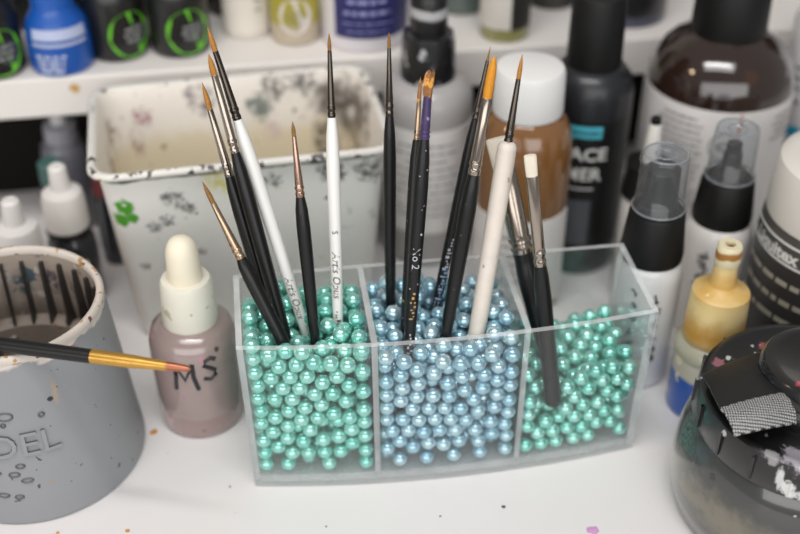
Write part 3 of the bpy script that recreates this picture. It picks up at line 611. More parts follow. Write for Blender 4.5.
def make_brush(key, label, handle, ferrule, hair, flat=0., kind='round', text=(), round_top=False):
    d = BRUSH[key]; t_tip, t_bb, t_fe, t_en = d['t']; r_tip, r_bb, r_fe, r_en = d['r']; rm = d['rm']
    root = thing('paintbrush', label, 'paintbrush', d['base'], 0, 'paintbrushes standing in the pearls')
    root.rotation_mode = 'QUATERNION'
    root.rotation_quaternion = Vector((0, 0, 1)).rotation_difference(Vector(d['dir']))
    L = t_fe-t_en
    pr = [(0, r_en*.35), (.0006, r_en*.6), (t_en*.4, r_en*.8), (t_en, r_en), (t_en+L*.3, r_en+(rm-r_en)*.55), (t_en+L*.62, r_en+(rm-r_en)*.95),
          (t_en+L*.78, rm), (t_en+L*.9, rm*.9), (t_fe-.0006, max(r_fe*.97, rm*.62))]
    if key == 'm':
        pr[:3] = [(0, r_en*.8), (.0006, r_en*.95), (t_en*.6, r_en)]
    if round_top:
        pr = [(0, r_en*.6), (.0008, r_en*.85), (t_en*.5, r_en*.95), (t_en, r_en), (t_en+L*.5, rm*.98), (t_fe-.006, rm), (t_fe-.002, rm*.98), (t_fe-.0006, rm*.8), (t_fe+.0002, rm*.45)]
    # smooth the handle profile
    fine = []
    for i in range(len(pr)-1):
        (z0, a), (z1, b) = pr[i], pr[i+1]
        for k in range(4 if z1-z0 > .003 else 1):
            u = k/(4 if z1-z0 > .003 else 1); fine.append((z0+(z1-z0)*u, a+(b-a)*(u if i < 3 or i > 5 else u)))
    fine.append(pr[-1])
    def rfun(t):
        for i in range(len(pr)-1):
            if pr[i][0] <= t <= pr[i+1][0]:
                u = (t-pr[i][0])/max(1e-9, pr[i+1][0]-pr[i][0]); return pr[i][1]+(pr[i+1][1]-pr[i][1])*u
        return pr[-1][1]
    MB().lathe(fine, 24).build('handle', handle, root, smooth=50)
    F = t_bb-t_fe
    sx = None
    if flat:
        def sx(z):
            u = max(0, min(1, (z-t_fe)/F)); u = u*u*(3-2*u)
            return (1+.0*u, 1-(1-flat)*u)
    cr = r_fe*1.07
    fp = [(t_fe-.0008, r_fe*.98), (t_fe, r_fe*1.02), (t_fe+F*.03, cr), (t_fe+F*.05, r_fe*.92), (t_fe+F*.09, r_fe*.92), (t_fe+F*.11, cr), (t_fe+F*.14, cr), (t_fe+F*.16, r_fe*.92),
          (t_fe+F*.2, r_fe*.97), (t_fe+F*.6, r_fe+(r_bb-r_fe)*.6), (t_bb-F*.005, r_bb), (t_bb, r_bb*.95)]
    MB().lathe(fp, 24, sx).build('ferrule', ferrule, root, smooth=35)
    H = t_tip-t_bb
    if kind == 'round':
        hp = [(t_bb-.001, r_bb*.85), (t_bb+H*.15, r_bb*.98), (t_bb+H*.4, r_bb*.95), (t_bb+H*.65, r_bb*.68), (t_bb+H*.85, r_bb*.33), (t_tip, r_bb*.05)]
    elif kind == 'liner':
        hp = [(t_bb-.001, r_bb*.85), (t_bb+H*.3, r_bb*.6), (t_bb+H*.7, r_bb*.35), (t_tip, r_bb*.06)]
    elif kind == 'filbert':
        hp = [(t_bb-.001, r_bb*.9), (t_bb+H*.2, r_bb*1.02), (t_bb+H*.6, r_bb*.95), (t_bb+H*.8, r_bb*.74), (t_bb+H*.93, r_bb*.42), (t_tip, r_bb*.06)]
    elif kind == 'messy':
        hp = [(t_bb-.001, r_bb*.9), (t_bb+H*.25, r_bb*1.2), (t_bb+H*.45, r_bb*1.35), (t_bb+H*.65, r_bb*1.15), (t_bb+H*.85, r_bb*.95), (t_tip, r_bb*.5)]
    else:
        hp = [(t_bb-.001, r_bb*.95), (t_bb+H*.3, r_bb*1.02), (t_bb+H*.92, r_bb*1.06), (t_tip, r_bb*.98)]
    mb = MB().lathe(hp, 24, (lambda z: (1, flat)) if flat else None)
    if kind == 'messy':
        rg = random.Random(3)
        mb.v = [(x+rg.uniform(-.00035, .00035), y+rg.uniform(-.00035, .00035), z+rg.uniform(-.0006, .0006)) for x, y, z in mb.v]
        for k in range(9):
            a = rg.uniform(0, 2*PI); r0 = r_bb*.8
            mb.tube([(r0*math.cos(a), r0*math.sin(a), t_bb+H*.4), (r0*1.5*math.cos(a), r0*1.5*math.sin(a), t_bb+H*rg.uniform(.85, 1.1))], [.0005, .0002], 6)
    mb.build('bristles', hair, root, smooth=60)
    for s, size, frac, m, ang, shr_ in text:
        tb = MB()
        if s: axis_text(tb, s, size, rfun, t_en+L*frac, ang, shr_)
        else: axis_marks(tb, rfun, t_en+L*frac, t_en+L*frac-shr_, size, ang, seed=int(frac*100))
        tb.build('lettering', m, root, smooth=0)
    return root

A = -PI/2
make_brush('a', 'short black brush with a brass ferrule leaning furthest left, nearest the front', M['handle_black'], M['gold'], M['sable_dark'])
make_brush('b', 'black nickel-ferruled brush at the left with its tip lower than its two neighbours', M['handle_black'], M['nickel'], M['sable'])
make_brush('c', 'black brush with a nickel ferrule crossing in front of the leaning white brush', M['handle_black'], M['nickel'], M['sable'])
make_brush('d', 'white-handled brush leaning left behind two black brushes', M['handle_white'], M['dark_metal'], M['sable'], text=[('Artis Opus', .0042, .14, M['ink'], A+.1, .25)])
make_brush('e', 'short black brush with a warm copper ferrule between the two white brushes', M['handle_black'], M['copper'], M['sable_dark'])
make_brush('f', 'upright white-handled brush with a dark ferrule and black script on its handle', M['handle_white'], M['dark_metal'], M['sable_dark'], text=[('S', .0032, .46, M['ink'], A, 0), ('Artis Opus', .0044, .25, M['ink'], A, .25), (None, .0018, .07, M['ink'], A, .008)])
make_brush('g', 'slim upright black brush with a very fine tip in front of the grey round bottle', M['handle_black'], M['dark_metal'], M['sable_dark'])
make_brush('h', 'paint-splattered black brush with purple paint on its ferrule and clogged orange hair', M['handle_splat'], M['purple'], M['messy_hair'], kind='messy', text=[('No 2', .0042, .46, M['ink_pale'], A, 0), (None, .002, .30, M['ink_gold'], A, .012), (None, .002, .1, M['ink_pale'], A, .011)])
make_brush('i', 'thin brush with a stained tip half hidden behind the paint-splattered black brush', M['handle_splat'], M['gold'], M['messy_hair'], kind='round')
make_brush('j', 'thin black liner brush with pale print, behind the orange-haired brush', M['handle_black'], M['dark_metal'], M['sable_dark'], kind='liner', text=[(None, .0022, .38, M['ink_pale'], A+.2, .016), (None, .0030, .22, M['ink_blue'], A, .022)])
make_brush('k', 'black brush with a bright orange bullet-shaped tip and long nickel ferrule', M['handle_black'], M['nickel'], M['orange_hair'], kind='filbert')
make_brush('l', 'worn cream-white brush with a thick handle in the middle compartment', M['handle_cream'], M['dark_metal'], M['sable'], round_top=True)
make_brush('m', 'black flat brush with cream bristles reaching the front of the right compartment', M['handle_black'], M['nickel'], M['white_hair'], flat=.45, kind='flat')
make_brush('n', 'thick black flat brush with a wide nickel ferrule leaning behind the cream-bristled one', M['handle_black'], M['nickel'], M['white_hair'], flat=.45, kind='flat')

# the brush lying across the grey cup
bt = thing('paintbrush', 'black brush with a gold-dipped handle end lying across the grey cup rim', 'paintbrush', CUP_BRUSH[0])
dv = Vector(CUP_BRUSH[1])-Vector(CUP_BRUSH[0]); LB = dv.length
bt.rotation_mode = 'QUATERNION'; bt.rotation_quaternion = Vector((0, 0, 1)).rotation_difference(dv.normalized())
g0 = LB*CUP_GOLD
MB().lathe([(.0, .0026), (.02, .0029), (g0*.7, .0029), (g0, .0027)], 24).build('handle', M['handle_black'], bt, smooth=50)
MB().lathe([(g0, .00275), (g0+(LB-g0)*.4, .0025), (g0+(LB-g0)*.8, .0017), (LB-.001, .0012), (LB, .0006)], 24).build('handle_tip', mat('gold_dip', hexc('c79a4a'), .32, metal=.75, var=.12, vscale=200, bands=[(LB-.009, LB+.01, hexc('a86a50'), .006)]), bt, smooth=50)['label'] = 'gold-dipped handle end'
MB().lathe([(-.034, .0019), (-.004, .0026), (-.002, .0029), (.0, .0027)], 24).build('ferrule', M['nickel'], bt, smooth=50)
MB().lathe([(-.05, .0001), (-.045, .0009), (-.04, .0017), (-.034, .0018)], 24).build('bristles', M['sable'], bt, smooth=50)
tb = MB(); axis_marks(tb, lambda t: .0029, g0*.98, g0*.12, .0009, -PI/2+1.1, 5, .0016); tb.build('lettering', M['ink_pale'], bt, smooth=0)

# ------------------------------------------------------------------ paint tub
tub = thing('paint_tub', 'white enamelled tub with a paint-smeared rim standing behind the clear organizer', 'tub', (-.0765, .4788, 0), math.radians(11.5))
def rrect(w, d, r, z, n=7):
    pts = []
    for cx, cy, a0 in ((w/2-r, d/2-r, 0), (-w/2+r, d/2-r, PI/2), (-w/2+r, -d/2+r, PI), (w/2-r, -d/2+r, 1.5*PI)):
        for k in range(n+1):
            a = a0+PI/2*k/n; pts.append((cx+r*math.cos(a), cy+r*math.sin(a), z))
    return pts
TW, TD = .1375, .0885
prof = [(.0, -.015), (.0015, -.0125), (.004, -.0115), (.094, -.0042), (.0962, -.0038), (.0966, -.001), (.0975, 0), (.0988, 0), (.1, -.0010), (.1, -.0026), (.099, -.0038), (.092, -.0056), (.006, -.0145), (.004, -.0175)]
rings = [rrect(TW+2*o, TD+2*o, max(.003, .0115+o*.4), z) for z, o in prof]
GRN, YEL, BLK = hexc('4f9d2c'), hexc('d8cf4e'), hexc('3a3a3a')
W1 = dict(op=.85, soft=.3); W2 = dict(op=.8, soft=.7); WV = dict(op=.9, soft=.5, stretch=2.2)
M['tub'] = mat('white_enamel', hexc('f1f0ea'), .38, coat=.2, var=.03, vscale=40, bands=[(.0938, .097, hexc('55574f'), .004)], specks=[(120, .73, hexc('5a5d5e')), (230, .735, hexc('6a6d6e'))],
    splats=[((-0.055, -.0385, .080), .005, GRN, 1.2), ((-0.0575, -.038, .073), .0045, GRN, 1.1), ((-0.052, -.038, .074), .003, GRN, 1.), ((-0.055, -.038, .082), .0015, hexc('d7e3d0'), 1.),
            ((-0.0335, -.039, .082), .006, BLK, 1.7, W1), ((-0.0275, -.039, .076), .004, BLK, 1.9, W1), ((-0.0375, -.04, .070), .004, BLK, 1.9, W1), ((-0.0115, -.04, .088), .009, YEL, 1.4, W2), ((-0.0435, -.039, .067), .004, hexc('6c7072'), 1.9, W1),
            ((0.0385, -.041, .087), .008, BLK, 1.6, W1), ((0.0555, -.041, .085), .008, BLK, 1.6, W1), ((0.0465, -.04, .066), .0025, BLK, 1.6, WV), ((0.0445, -.04, .05), .0028, BLK, 1.6, WV), ((0.0315, -.04, .04), .004, hexc('6c7072'), 1.9, W1), ((0.0235, -.04, .074), .0022, BLK, 1.6, WV), ((0.0115, -.04, .086), .005, hexc('5b6462'), 1.7, W1),
            ((-0.0235, -.037, .05), .0025, BLK, 1.9, W1), ((-0.0505, -.037, .045), .003, hexc('3a3c3d'), 1.8, W1), ((0.0595, -.04, .06), .005, BLK, 1.9, W1)])
M['tub_in'] = mat('enamel_stained', hexc('eae4db'), .45, coat=.1, var=.05, vscale=30, specks=[(150, .7, hexc('9a8a74')), (190, .73, hexc('5d5550'))], bands=[(.03, .072, hexc('e0d5bb'), .02)],
    splats=[((-0.0455, .036, .083), .006, hexc('9a5c70'), 1.5, W1), ((-0.0495, .034, .07), .005, hexc('a98a86'), 1.5, WV), ((-0.0155, .038, .09), .009, hexc('5e5262'), 1.6, W1), ((0.0135, .038, .083), .008, hexc('465c58'), 1.7, W1), ((0.0215, .038, .093), .008, hexc('4a4a4a'), 1.7, W1), ((0.0355, .038, .094), .008, hexc('4a4a4a'), 1.7, W1), ((0.0195, .038, .07), .006, hexc('c3a9b8'), 1.4, W2),
            ((-0.0635, .01, .075), .010, hexc('7d6a50'), 1.2, W1), ((-0.0635, -.012, .07), .009, hexc('a5854a'), 1.2, W1), ((-0.0615, .03, .08), .008, hexc('8a7a68'), 1.2, W1), ((-0.0535, .02, .05), .012, hexc('c9b487'), 1.4, W2), ((-0.0555, .0, .045), .003, hexc('7a5030'), 1.5, W1),
            ((0.0555, .028, .075), .021, hexc('6f6254'), 1.2, W1), ((0.0565, .038, .083), .017, hexc('453d36'), 1.2, W1), ((0.0615, .01, .085), .014, hexc('5d5348'), 1.4, W1), ((0.0555, -.005, .06), .013, hexc('b48f55'), 1.4, W1), ((0.0515, .03, .05), .012, hexc('77685a'), 1.5, W2), ((0.0465, .036, .06), .008, hexc('3f3832'), 1.4, WV)])
M['tub_rim'] = mat('enamel_rim', hexc('dcd9d2'), .4, var=.04, specks=[(170, .6, hexc('5a5650')), (90, .66, hexc('8a7d6b')), (210, .68, hexc('b9b348')), (120, .66, hexc('3d3b38'))])
MB().loops(rings[:6], cap=False).build('outer_wall', M['tub'], tub, smooth=40)
mb = MB(); mb.loops(rings[10:], cap=False); mb.f.append(tuple(range(len(mb.v)-len(rings[0]), len(mb.v)))); mb.mi.append(0)
mb.build('inner_wall', M['tub_in'], tub, smooth=40)
MB().loops(rings[5:11], cap=False).build('rim', M['tub_rim'], tub, smooth=60)
mb = MB(); mb.add(rings[0], [tuple(reversed(range(len(rings[0]))))]); mb.build('underside', M['tub'], tub, smooth=0)

# ------------------------------------------------------------------ grey brush-rinsing cup
CX, CY = -.1565, .361
cup = thing('rinse_cup', 'grey plastic brush-rinsing cup with stained ribs inside and raised lettering', 'cup', (CX, CY, 0))
def cupR(z): return .0448+(.0376-.0448)*z/.082
M['cup'] = mat('grey_plastic', hexc('8f9194'), .48, var=.04, vscale=30, specks=[(260, .695, hexc('4b4a4c')), (170, .75, hexc('a98a6a'))], bump=.12, bscale=700,
    bands=[(.0775, .1, hexc('d3cac2'), .012)],
    splats=[((.0235, -.031, .060), .0014, hexc('b79a7a'), 1.2, dict(op=.9, soft=.4, stretch=5)), ((.031, -.022, .074), .0025, hexc('a9463c'), 1.5), ((.026, -.029, .016), .002, hexc('3c3b3d'), 1.), ((.022, -.033, .059), .0013, hexc('2c2b2d'), 1.)])
M['crease_shade'] = mat('crease_shade_grey', hexc('5d5d60'), .5, var=.2, vscale=150)  # shade in the creases of lettering and relief, painted as darker grey
M['cup_in'] = mat('stained_inside', hexc('8a7f74'), .5, var=.25, vscale=60, bands=[(.05, .083, hexc('b7a99c'), .02)], specks=[(70, .58, hexc('4a4246')), (90, .64, hexc('5a6a74')), (120, .66, hexc('8a4a44')), (100, .66, hexc('d8cdc0'))],
    splats=[((.006, .034, .064), .006, hexc('4b3c4c'), 1.3, dict(op=.9, soft=.5, stretch=1.8)), ((-.006, .034, .062), .005, hexc('35555e'), 1.3, dict(op=.9, soft=.5, stretch=1.8)), ((.018, .030, .062), .006, hexc('4a4046'), 1.3, dict(op=.9, soft=.5, stretch=1.6)), ((.027, .021, .066), .005, hexc('6a5240'), 1.3, dict(op=.9, soft=.5, stretch=1.5)), ((-.013, .033, .068), .004, hexc('d9d2cc'), 1.3, dict(op=.9, soft=.5, stretch=1.8)), ((.031, .012, .066), .005, hexc('8c6a44'), 1.3, dict(op=.9, soft=.5, stretch=1.8))])
M['cup_rim'] = mat('stained_rim', hexc('cfc5bb'), .5, var=.1, specks=[(120, .58, hexc('a9854f')), (150, .62, hexc('7a4a40')), (130, .7, hexc('5c5a58'))])
M['cup_rib'] = mat('stained_rib', hexc('3a3532'), .5, var=.3, vscale=80, specks=[(90, .66, hexc('7e756c'))])
MB().lathe([(.0, .0425), (.0008, .0442), (.003, cupR(.003))]+[(z, cupR(z)) for z in (.02, .04, .06, .0785)], 72, cap=False).build('outer_wall', M['cup'], cup, smooth=50)
MB().lathe([(.0785, cupR(.0785)), (.0805, cupR(.08)+.0005), (.082, cupR(.082)-.0002), (.0822, cupR(.082)-.0012), (.0815, cupR(.082)-.0024), (.079, cupR(.079)-.0028)], 72, cap=False).build('rim', M['cup_rim'], cup, smooth=70)
MB().lathe([(.079, cupR(.079)-.0028), (.045, cupR(.045)-.003), (.0435, cupR(.045)-.009), (.012, .031), (.010, .0)], 72, cap=False).build('inner_wall', M['cup_in'], cup, smooth=40)
mb = MB()
for k in range(26):
    a = 2*PI*k/26; R0 = Matrix.Rotation(a, 4, 'Z')
    rr = []
    for z, ri in ((.0436, .0085), (.05, .0068), (.068, .0052), (.0755, .0042)):
        ro = cupR(z)-.0025
        rr.append([R0 @ Vector(p) for p in ((ro, -.0009, z), (ro, .0009, z), (ro-ri+.0022, .0006, z), (ro-ri+.0022, -.0006, z))])
    mb.loops(rr)
mb.build('ribs', M['cup_rib'], cup, smooth=0)
MB().lathe([(0, .0)]+[(.0, .0425)], 48, cap=False).build('underside', M['cup'], cup, smooth=0)
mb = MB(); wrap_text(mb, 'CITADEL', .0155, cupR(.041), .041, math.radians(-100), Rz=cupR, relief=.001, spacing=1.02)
mb.build('lettering', [M['cup'], M['crease_shade']], cup, smooth=0)
mb = MB()                                             # raised ovals and small marks around the lettering
def ring_relief(a, z, rw, rh, t=.00045):
    pts = []
    for k in range(21):
        q = 2*PI*k/20; r = cupR(z+rh*math.sin(q))
        pts.append((r*math.cos(a+rw*math.cos(q)/r), r*math.sin(a+rw*math.cos(q)/r), z+rh*math.sin(q)))
    mb.tube(pts, t, 6)
for a, z, rw, rh in ((-82, .0555, .0028, .0018), (-100, .0555, .004, .0022), (-115, .056, .003, .002), (-84, .0515, .0008, .0008), (-97, .0505, .002, .001), (-80, .031, .0016, .001), (-84, .027, .002, .0011), (-78, .0235, .0022, .001), (-95, .028, .003, .001), (-104, .03, .0025, .001), (-92, .0165, .0022, .001), (-84, .0155, .0016, .0009), (-101, .0155, .0024, .001), (-110, .017, .002, .001), (-63, .0535, .001, .001)):
    ring_relief(math.radians(a), z, rw, rh)
mb.build('relief', M['crease_shade'], cup, smooth=60)

# ------------------------------------------------------------------ dropper bottle lettered MS
x, y = -.0893, .3838
ms = thing('dropper_bottle', 'small white-capped dropper bottle of dusky pink paint hand-lettered in black', 'dropper bottle', (x, y, 0))
msp = [(0, .0160), (.0008, .0174), (.0025, .0182), (.02, .0189), (.04, .0191), (.0465, .0187), (.051, .0171), (.0535, .0140), (.0545, .0115)]
def prof_R(pr):
    def R(z):
        for i in range(len(pr)-1):
            if pr[i][0] <= z <= pr[i+1][0]:
                u = (z-pr[i][0])/max(1e-9, pr[i+1][0]-pr[i][0]); return pr[i][1]+(pr[i+1][1]-pr[i][1])*u
        return pr[-1][1]
    return R
M['ms_body'] = mat('dusky_pink_glass', hexc('93817d'), .22, coat=1., coatr=.05, var=.08, vscale=70, bands=[(-.01, .012, hexc('8d736f'), .006)], specks=[(110, .7, hexc('b97f8f')), (150, .73, hexc('6a5248'))],
    splats=[((.006, -.0165, .046), .0016, hexc('c86f96'), 1.2), ((.012, -.013, .048), .0014, hexc('4b3a34'), 1.), ((-.003, -.018, .026), .001, hexc('b35f86'), 1.)])
M['ms_cap'] = mat('ivory_cap', hexc('dfdcce'), .42, var=.05, vscale=90, specks=[(150, .68, hexc('b9b39a')), (120, .74, hexc('8f8a7a'))])
M['rubber'] = mat('cream_rubber', hexc('ece3cd'), .5, var=.03)
MB().lathe(msp, 48).build('body', M['ms_body'], ms, smooth=60)
MB().lathe([(.0538, .0100), (.0542, .0117), (.056, .0120), (.074, .0108), (.0756, .0100), (.0758, .0072)], 48).build('collar', M['ms_cap'], ms, smooth=40)
MB().lathe([(.0756, .0074), (.079, .0073), (.0815, .0070), (.088, .0068), (.092, .0060), (.0945, .0045), (.0958, .0022), (.096, .0)], 36).build('bulb', M['rubber'], ms, smooth=70)
mb = MB(); Rm = prof_R(msp)
def stroke(pts, a, z0, w=.0010, lift=.0003):
    """a marker stroke drawn on the bottle wall"""
    P = []
    for (u, v) in pts:
        u, v = u*1.4, v*1.35
        r = Rm(z0+v)+lift-.0003; P.append((r*math.cos(a+u/r), r*math.sin(a+u/r), z0+v))
    mb.tube(P, w, 6)
fa = face(x, y)
am = fa-.15; az = .0385
stroke([(-.0030, -.0058), (-.0026, 0), (-.0028, .0044)], am-.16, az); stroke([(-.0028, .0044), (.0002, -.002), (.0026, .0042)], am-.16, az); stroke([(.0026, .0042), (.0028, -.001), (.0038, -.0060)], am-.16, az)
S = [(.0022, .0036), (.0008, .0046), (-.0010, .0038), (-.0014, .0022), (.0002, .0010), (.0018, -.0004), (.0018, -.0024), (.0002, -.0036), (-.0018, -.0028)]
stroke(S, am+.40, az+.0012)
mb.build('lettering', M['dark_print'], ms, smooth=60)

# ------------------------------------------------------------------ bottle helper
def bottle(name, label, cat, x, y, z0, parts, group=None):
    root = thing(name, label, cat, (x, y, z0), 0, group)
    out = {}
    for p in parts:
        nm, geo, m = p[:3]
        par = out.get(p[3], root) if len(p) > 3 else root
        mb = geo if isinstance(geo, MB) else MB().lathe(geo, 48)
        out[nm] = mb.build(nm, m, par, smooth=40)
    return root, out

# ------------------------------------------------------------------ two spray bottles with clear overcaps, one nozzle bottle behind them
M['milky'] = mat('milky_bottle', hexc('d4d4d5'), .3, coat=.6, var=.06, vscale=40)
M['milky_warm'] = mat('milky_bottle_warm', hexc('dad6d2'), .32, coat=.5, var=.06, vscale=40)
M['cap_rim'] = clear('clear_cap_rim', tint=(.7, .72, .75), haze=.25, hazecol=(.6, .62, .66), rough=.05, ior=1.9)
def spray(x, y, label, body_m, seed, R=.0152, k=1., pump=None):
    fa_ = face(x, y)
    bp = [(0, R*.9), (.0015, R), (.058*k, R), (.063*k, R*.95), (.068*k, R*.8), (.070*k, R*.62)]
    parts = [('body', bp, body_m),
             ('collar', [(.066*k, .0118), (.0665*k, .0136), (.07*k, .0139), (.089*k, .0120), (.0905*k, .0112), (.0905*k, .0095)], M['black']),
             ('pump', pump or [(.0905*k, .0078), (.094*k, .0076), (.0945*k, .0048), (.104*k, .0042), (.1045*k, .0036), (.1095*k, .0034), (.110*k, .0)], M['black_gloss']),
             ('overcap', [(.0904*k, .0104), (.0912*k, .0112), (.0925*k, .0112), (.0935*k, .0104), (.1155*k, .0098), (.1172*k, .0094), (.1178*k, .0086), (.1178*k, .0078), (.1168*k, .0072), (.1168*k, .0046), (.1176*k, .0040), (.1176*k, .0032), (.117*k, .0026), (.117*k, .0)], M['cap_clear'])]
    root, o = bottle('spray_bottle', label, 'spray bottle', x, y, 0, parts, 'spray bottles with clear overcaps')
    for nm, zz, rr, t in (('top_ring', .1176, .0090, .0005), ('centre_ring', .1172, .0042, .0004), ('base_ring', .0920, .0113, .0004)):
        MB().tube([(rr*math.cos(2*PI*i/40), rr*math.sin(2*PI*i/40), zz*k) for i in range(41)], t, 6).build(nm, M['cap_rim'], o['overcap'], smooth=60)
    mb = MB(); rg = random.Random(seed)
    for j, a_off in ((0, -.28), (1, .42)):             # smeared handwriting that runs up the bottle
        v = .018
        while v < .056*k:
            pts = []
            for i in range(6):
                aa = fa_+a_off+rg.uniform(-.16, .16); pts.append(((R+.0001)*math.cos(aa), (R+.0001)*math.sin(aa), v+rg.uniform(-.0005, .0045)))
            mb.tube(pts, .0005, 6); v += rg.uniform(.005, .0075)
    mb.build('lettering', M['dark_print'], root, smooth=60)
spray(.1106, .4137, 'clear-capped spray bottle at the right rear corner of the clear organizer', M['milky'], 2, pump=[(.0905, .0086), (.0935, .0085), (.094, .0076), (.1105, .0072), (.1115, .006), (.1115, .0)])
spray(.1505, .4500, 'clear-capped spray bottle behind the yellow-stained dropper', M['milky_warm'], 5, R=.0162, k=.93)
x, y = .119, .472
bottle('nozzle_bottle', 'white bottle with a black collar and thin dark-tipped nozzle behind the spray bottles', 'bottle', x, y, 0,
    [('body', [(0, .0105), (.0015, .0115), (.055, .0115), (.06, .0105), (.062, .008)], M['milky_warm']),
     ('collar', [(.061, .0105), (.0615, .0118), (.079, .0108), (.080, .009)], M['black']),
     ('nozzle', [(.080, .0046), (.086, .004), (.0985, .003), (.1, .0024)], mat('nozzle_white', hexc('dad6d0'), .4)),
     ('tip', [(.0995, .0025), (.1025, .0024), (.1035, .0012)], M['black'])])

# ------------------------------------------------------------------ yellow-stained dropper of blue paint
x, y = .1365, .3895
M['yel_body'] = mat('glass_with_blue_paint', hexc('b9b5a6'), .3, coat=.35, coatr=.05, var=.1, vscale=80, bands=[(-.01, .0225, hexc('0b50ac'), .004)], specks=[(110, .64, hexc('d9cdb8')), (140, .7, hexc('8a7f5a'))])
M['yel_cap'] = mat('yellowed_cap', hexc('dfc88e'), .42, var=.1, vscale=90, bands=[(.042, .052, hexc('c08f3c'), .016), (.066, .0735, hexc('c79a48'), .016)], specks=[(200, .72, hexc('e8ddb8'))])
bottle('dropper_bottle', 'short dropper bottle with a yellow-stained cap and blue paint in its foot', 'dropper bottle', x, y, 0,
    [('body', [(0, .0132), (0.0009, .0142), (0.0029, .0149), (0.0285, .0150), (0.0314, .0148), (0.0333, .014)], M['yel_body']),
     ('shoulder_ring', [(0.0328, .0135), (0.0334, .0156), (0.0353, .0158), (0.0375, .0152), (0.0391, .0135), (0.0408, .0118)], mat('cloudy_ring', hexc('a9a793'), .3, coat=.6, var=.1, vscale=120)),
     ('cap', [(0.0404, .0125), (0.0413, .0131), (0.0446, .0130), (0.0627, .0124), (0.0648, .0121), (0.0657, .0110), (0.0668, .0078), (0.0689, .0056)], M['yel_cap']),
     ('spout', [(0.0686, .0058), (0.0722, .0052), (0.0779, .0048), (0.0798, .005)], M['yel_cap']),
     ('tip', [(0.0793, .005), (0.0803, .0054), (0.0879, .0052), (0.0888, .0046), (0.0888, .0022), (0.0855, .0018)], mat('spout_tip', hexc('d8cfae'), .5, var=.06, bands=[(.083, .0865, hexc('9a6a2a'), .006)]), 'spout')])

# ------------------------------------------------------------------ wide paint jar with taped black lid, front right
x, y = .16, .33
jar = thing('paint_jar', 'wide murky paint jar with a splattered black lid', 'jar', (x, y, 0))
M['jar'] = mat('murky_jar', hexc('3a3b39'), .2, coat=1., coatr=.06, var=.18, vscale=22, bands=[(.016, .029, hexc('6f6a5c'), .02)], specks=[(190, .73, hexc('b9b7ae')), (120, .72, hexc('20211f')), (100, .74, hexc('8a7158'))])
M['lid'] = mat('black_lid', hexc('161617'), .3, coat=.35, var=.15, specks=[(160, .71, hexc('a9a9aa')), (75, .74, hexc('c9c9ca'))],
    splats=[((-.009, -.0425, .055), .0055, hexc('d3d4d3'), 1.7), ((-.0065, -.043, .048), .005, hexc('d8d8d6'), 1.6), ((-.019, -.0395, .049), .004, hexc('d8d8d6'), 1.9), ((-.0155, -.0405, .0595), .004, hexc('b9b4ba'), 1.9), ((-.017, -.034, .0605), .0055, hexc('9d98a0'), 1.9), ((-.006, -.036, .0605), .006, hexc('a9aabc'), 1.9), ((-.004, -.033, .061), .004, hexc('2a55a8'), 1.5), ((.002, -.038, .061), .006, hexc('d2d0ce'), 1.8), ((-.026, -.034, .0605), .0035, hexc('8d8a8c'), 1.9), ((-.003, -.0435, .051), .006, hexc('d8d8d6'), 1.5), ((-.0125, -.042, .047), .004, hexc('d0d0d0'), 1.8), ((-.0225, -.038, .053), .0018, hexc('c9c9c9'), 1.2, dict(stretch=3)), ((-.033, .018, .0605), .003, hexc('96606a'), 1.7), ((-.010, -.0425, .0485), .0025, hexc('cfcfcf'), 1.9), ((-.012, .028, .0605), .003, hexc('9a4a52'), 1.5)])
MB().lathe([(0, .041), (.001, .044), (.004, .0468), (.012, .0483), (.022, .0489), (.032, .0478), (.040, .046), (.046, .0425), (.049, .040)], 72).build('body', M['jar'], jar, smooth=60)
lidp = [(.0448, .0422), (.0452, .0440), (.0462, .0446), (.058, .0436), (.0598, .0430), (.0606, .0415), (.0606, .0395), (.0598, .0385), (.0598, .027)]
lid = MB().lathe(lidp, 72).build('lid', M['lid'], jar, smooth=40)
mb = MB()
for k in range(18):
    R0 = Matrix.Rotation(2*PI*k/18+.1, 4, 'Z'); mb.box((.0433, -.0006, .047), (.0449, .0006, .0578), R0)
mb.build('grip_ribs', M['lid'], lid, smooth=0)
M['knob'] = mat('black_knob', hexc('151516'), .25, coat=.5, var=.1, splats=[((-.012, -.012, .0755), .0022, hexc('b0394a'), 1.4), ((.006, -.018, .074), .003, hexc('c2c02e'), 1.2)], specks=[(150, .74, hexc('c8c8c8'))])
MB().lathe([(.0596, .0255), (.064, .0262), (.0665, .0255), (.0675, .0235), (.074, .0228), (.0755, .0215), (.076, .018), (.0752, .0165), (.0752, .0)], 56).build('knob', M['knob'], jar, smooth=40)
# the folded strip of tape lying over the lid: black cloth top, bare woven metal below
q = NT('woven_foil'); tc = q.n('ShaderNodeTexCoord').outputs['Object']
wv = q.n('ShaderNodeTexWave', bands_direction='X'); wv.inputs['Scale'].default_value = 330; q.l(tc, wv.inputs[0])
wv2 = q.n('ShaderNodeTexWave', bands_direction='Y'); wv2.inputs['Scale'].default_value = 300; wv2.inputs['Distortion'].default_value = .6; q.l(tc, wv2.inputs[0])
ff = q.math('MULTIPLY', wv.outputs[1], wv2.outputs[1])
p = q.n('ShaderNodeBsdfPrincipled'); q.l(q.mix(q.ramp(ff, .12, .4), hexc('2a2a2b'), hexc('dcdcda')), p.inputs['Base Color']); p.inputs['Metallic'].default_value = .4; p.inputs['Roughness'].default_value = .4
q.l(p.outputs[0], q.out.inputs[0]); M['foil'] = q.m
M['tape'] = mat('black_cloth_tape', hexc('161616'), .5, var=.1, vscale=200, bump=.2, bscale=1500)
tp = thing('tape_strip', 'folded strip of black tape with a bare silver end stuck over the jar lid', 'tape', (.1299, .325, .062))
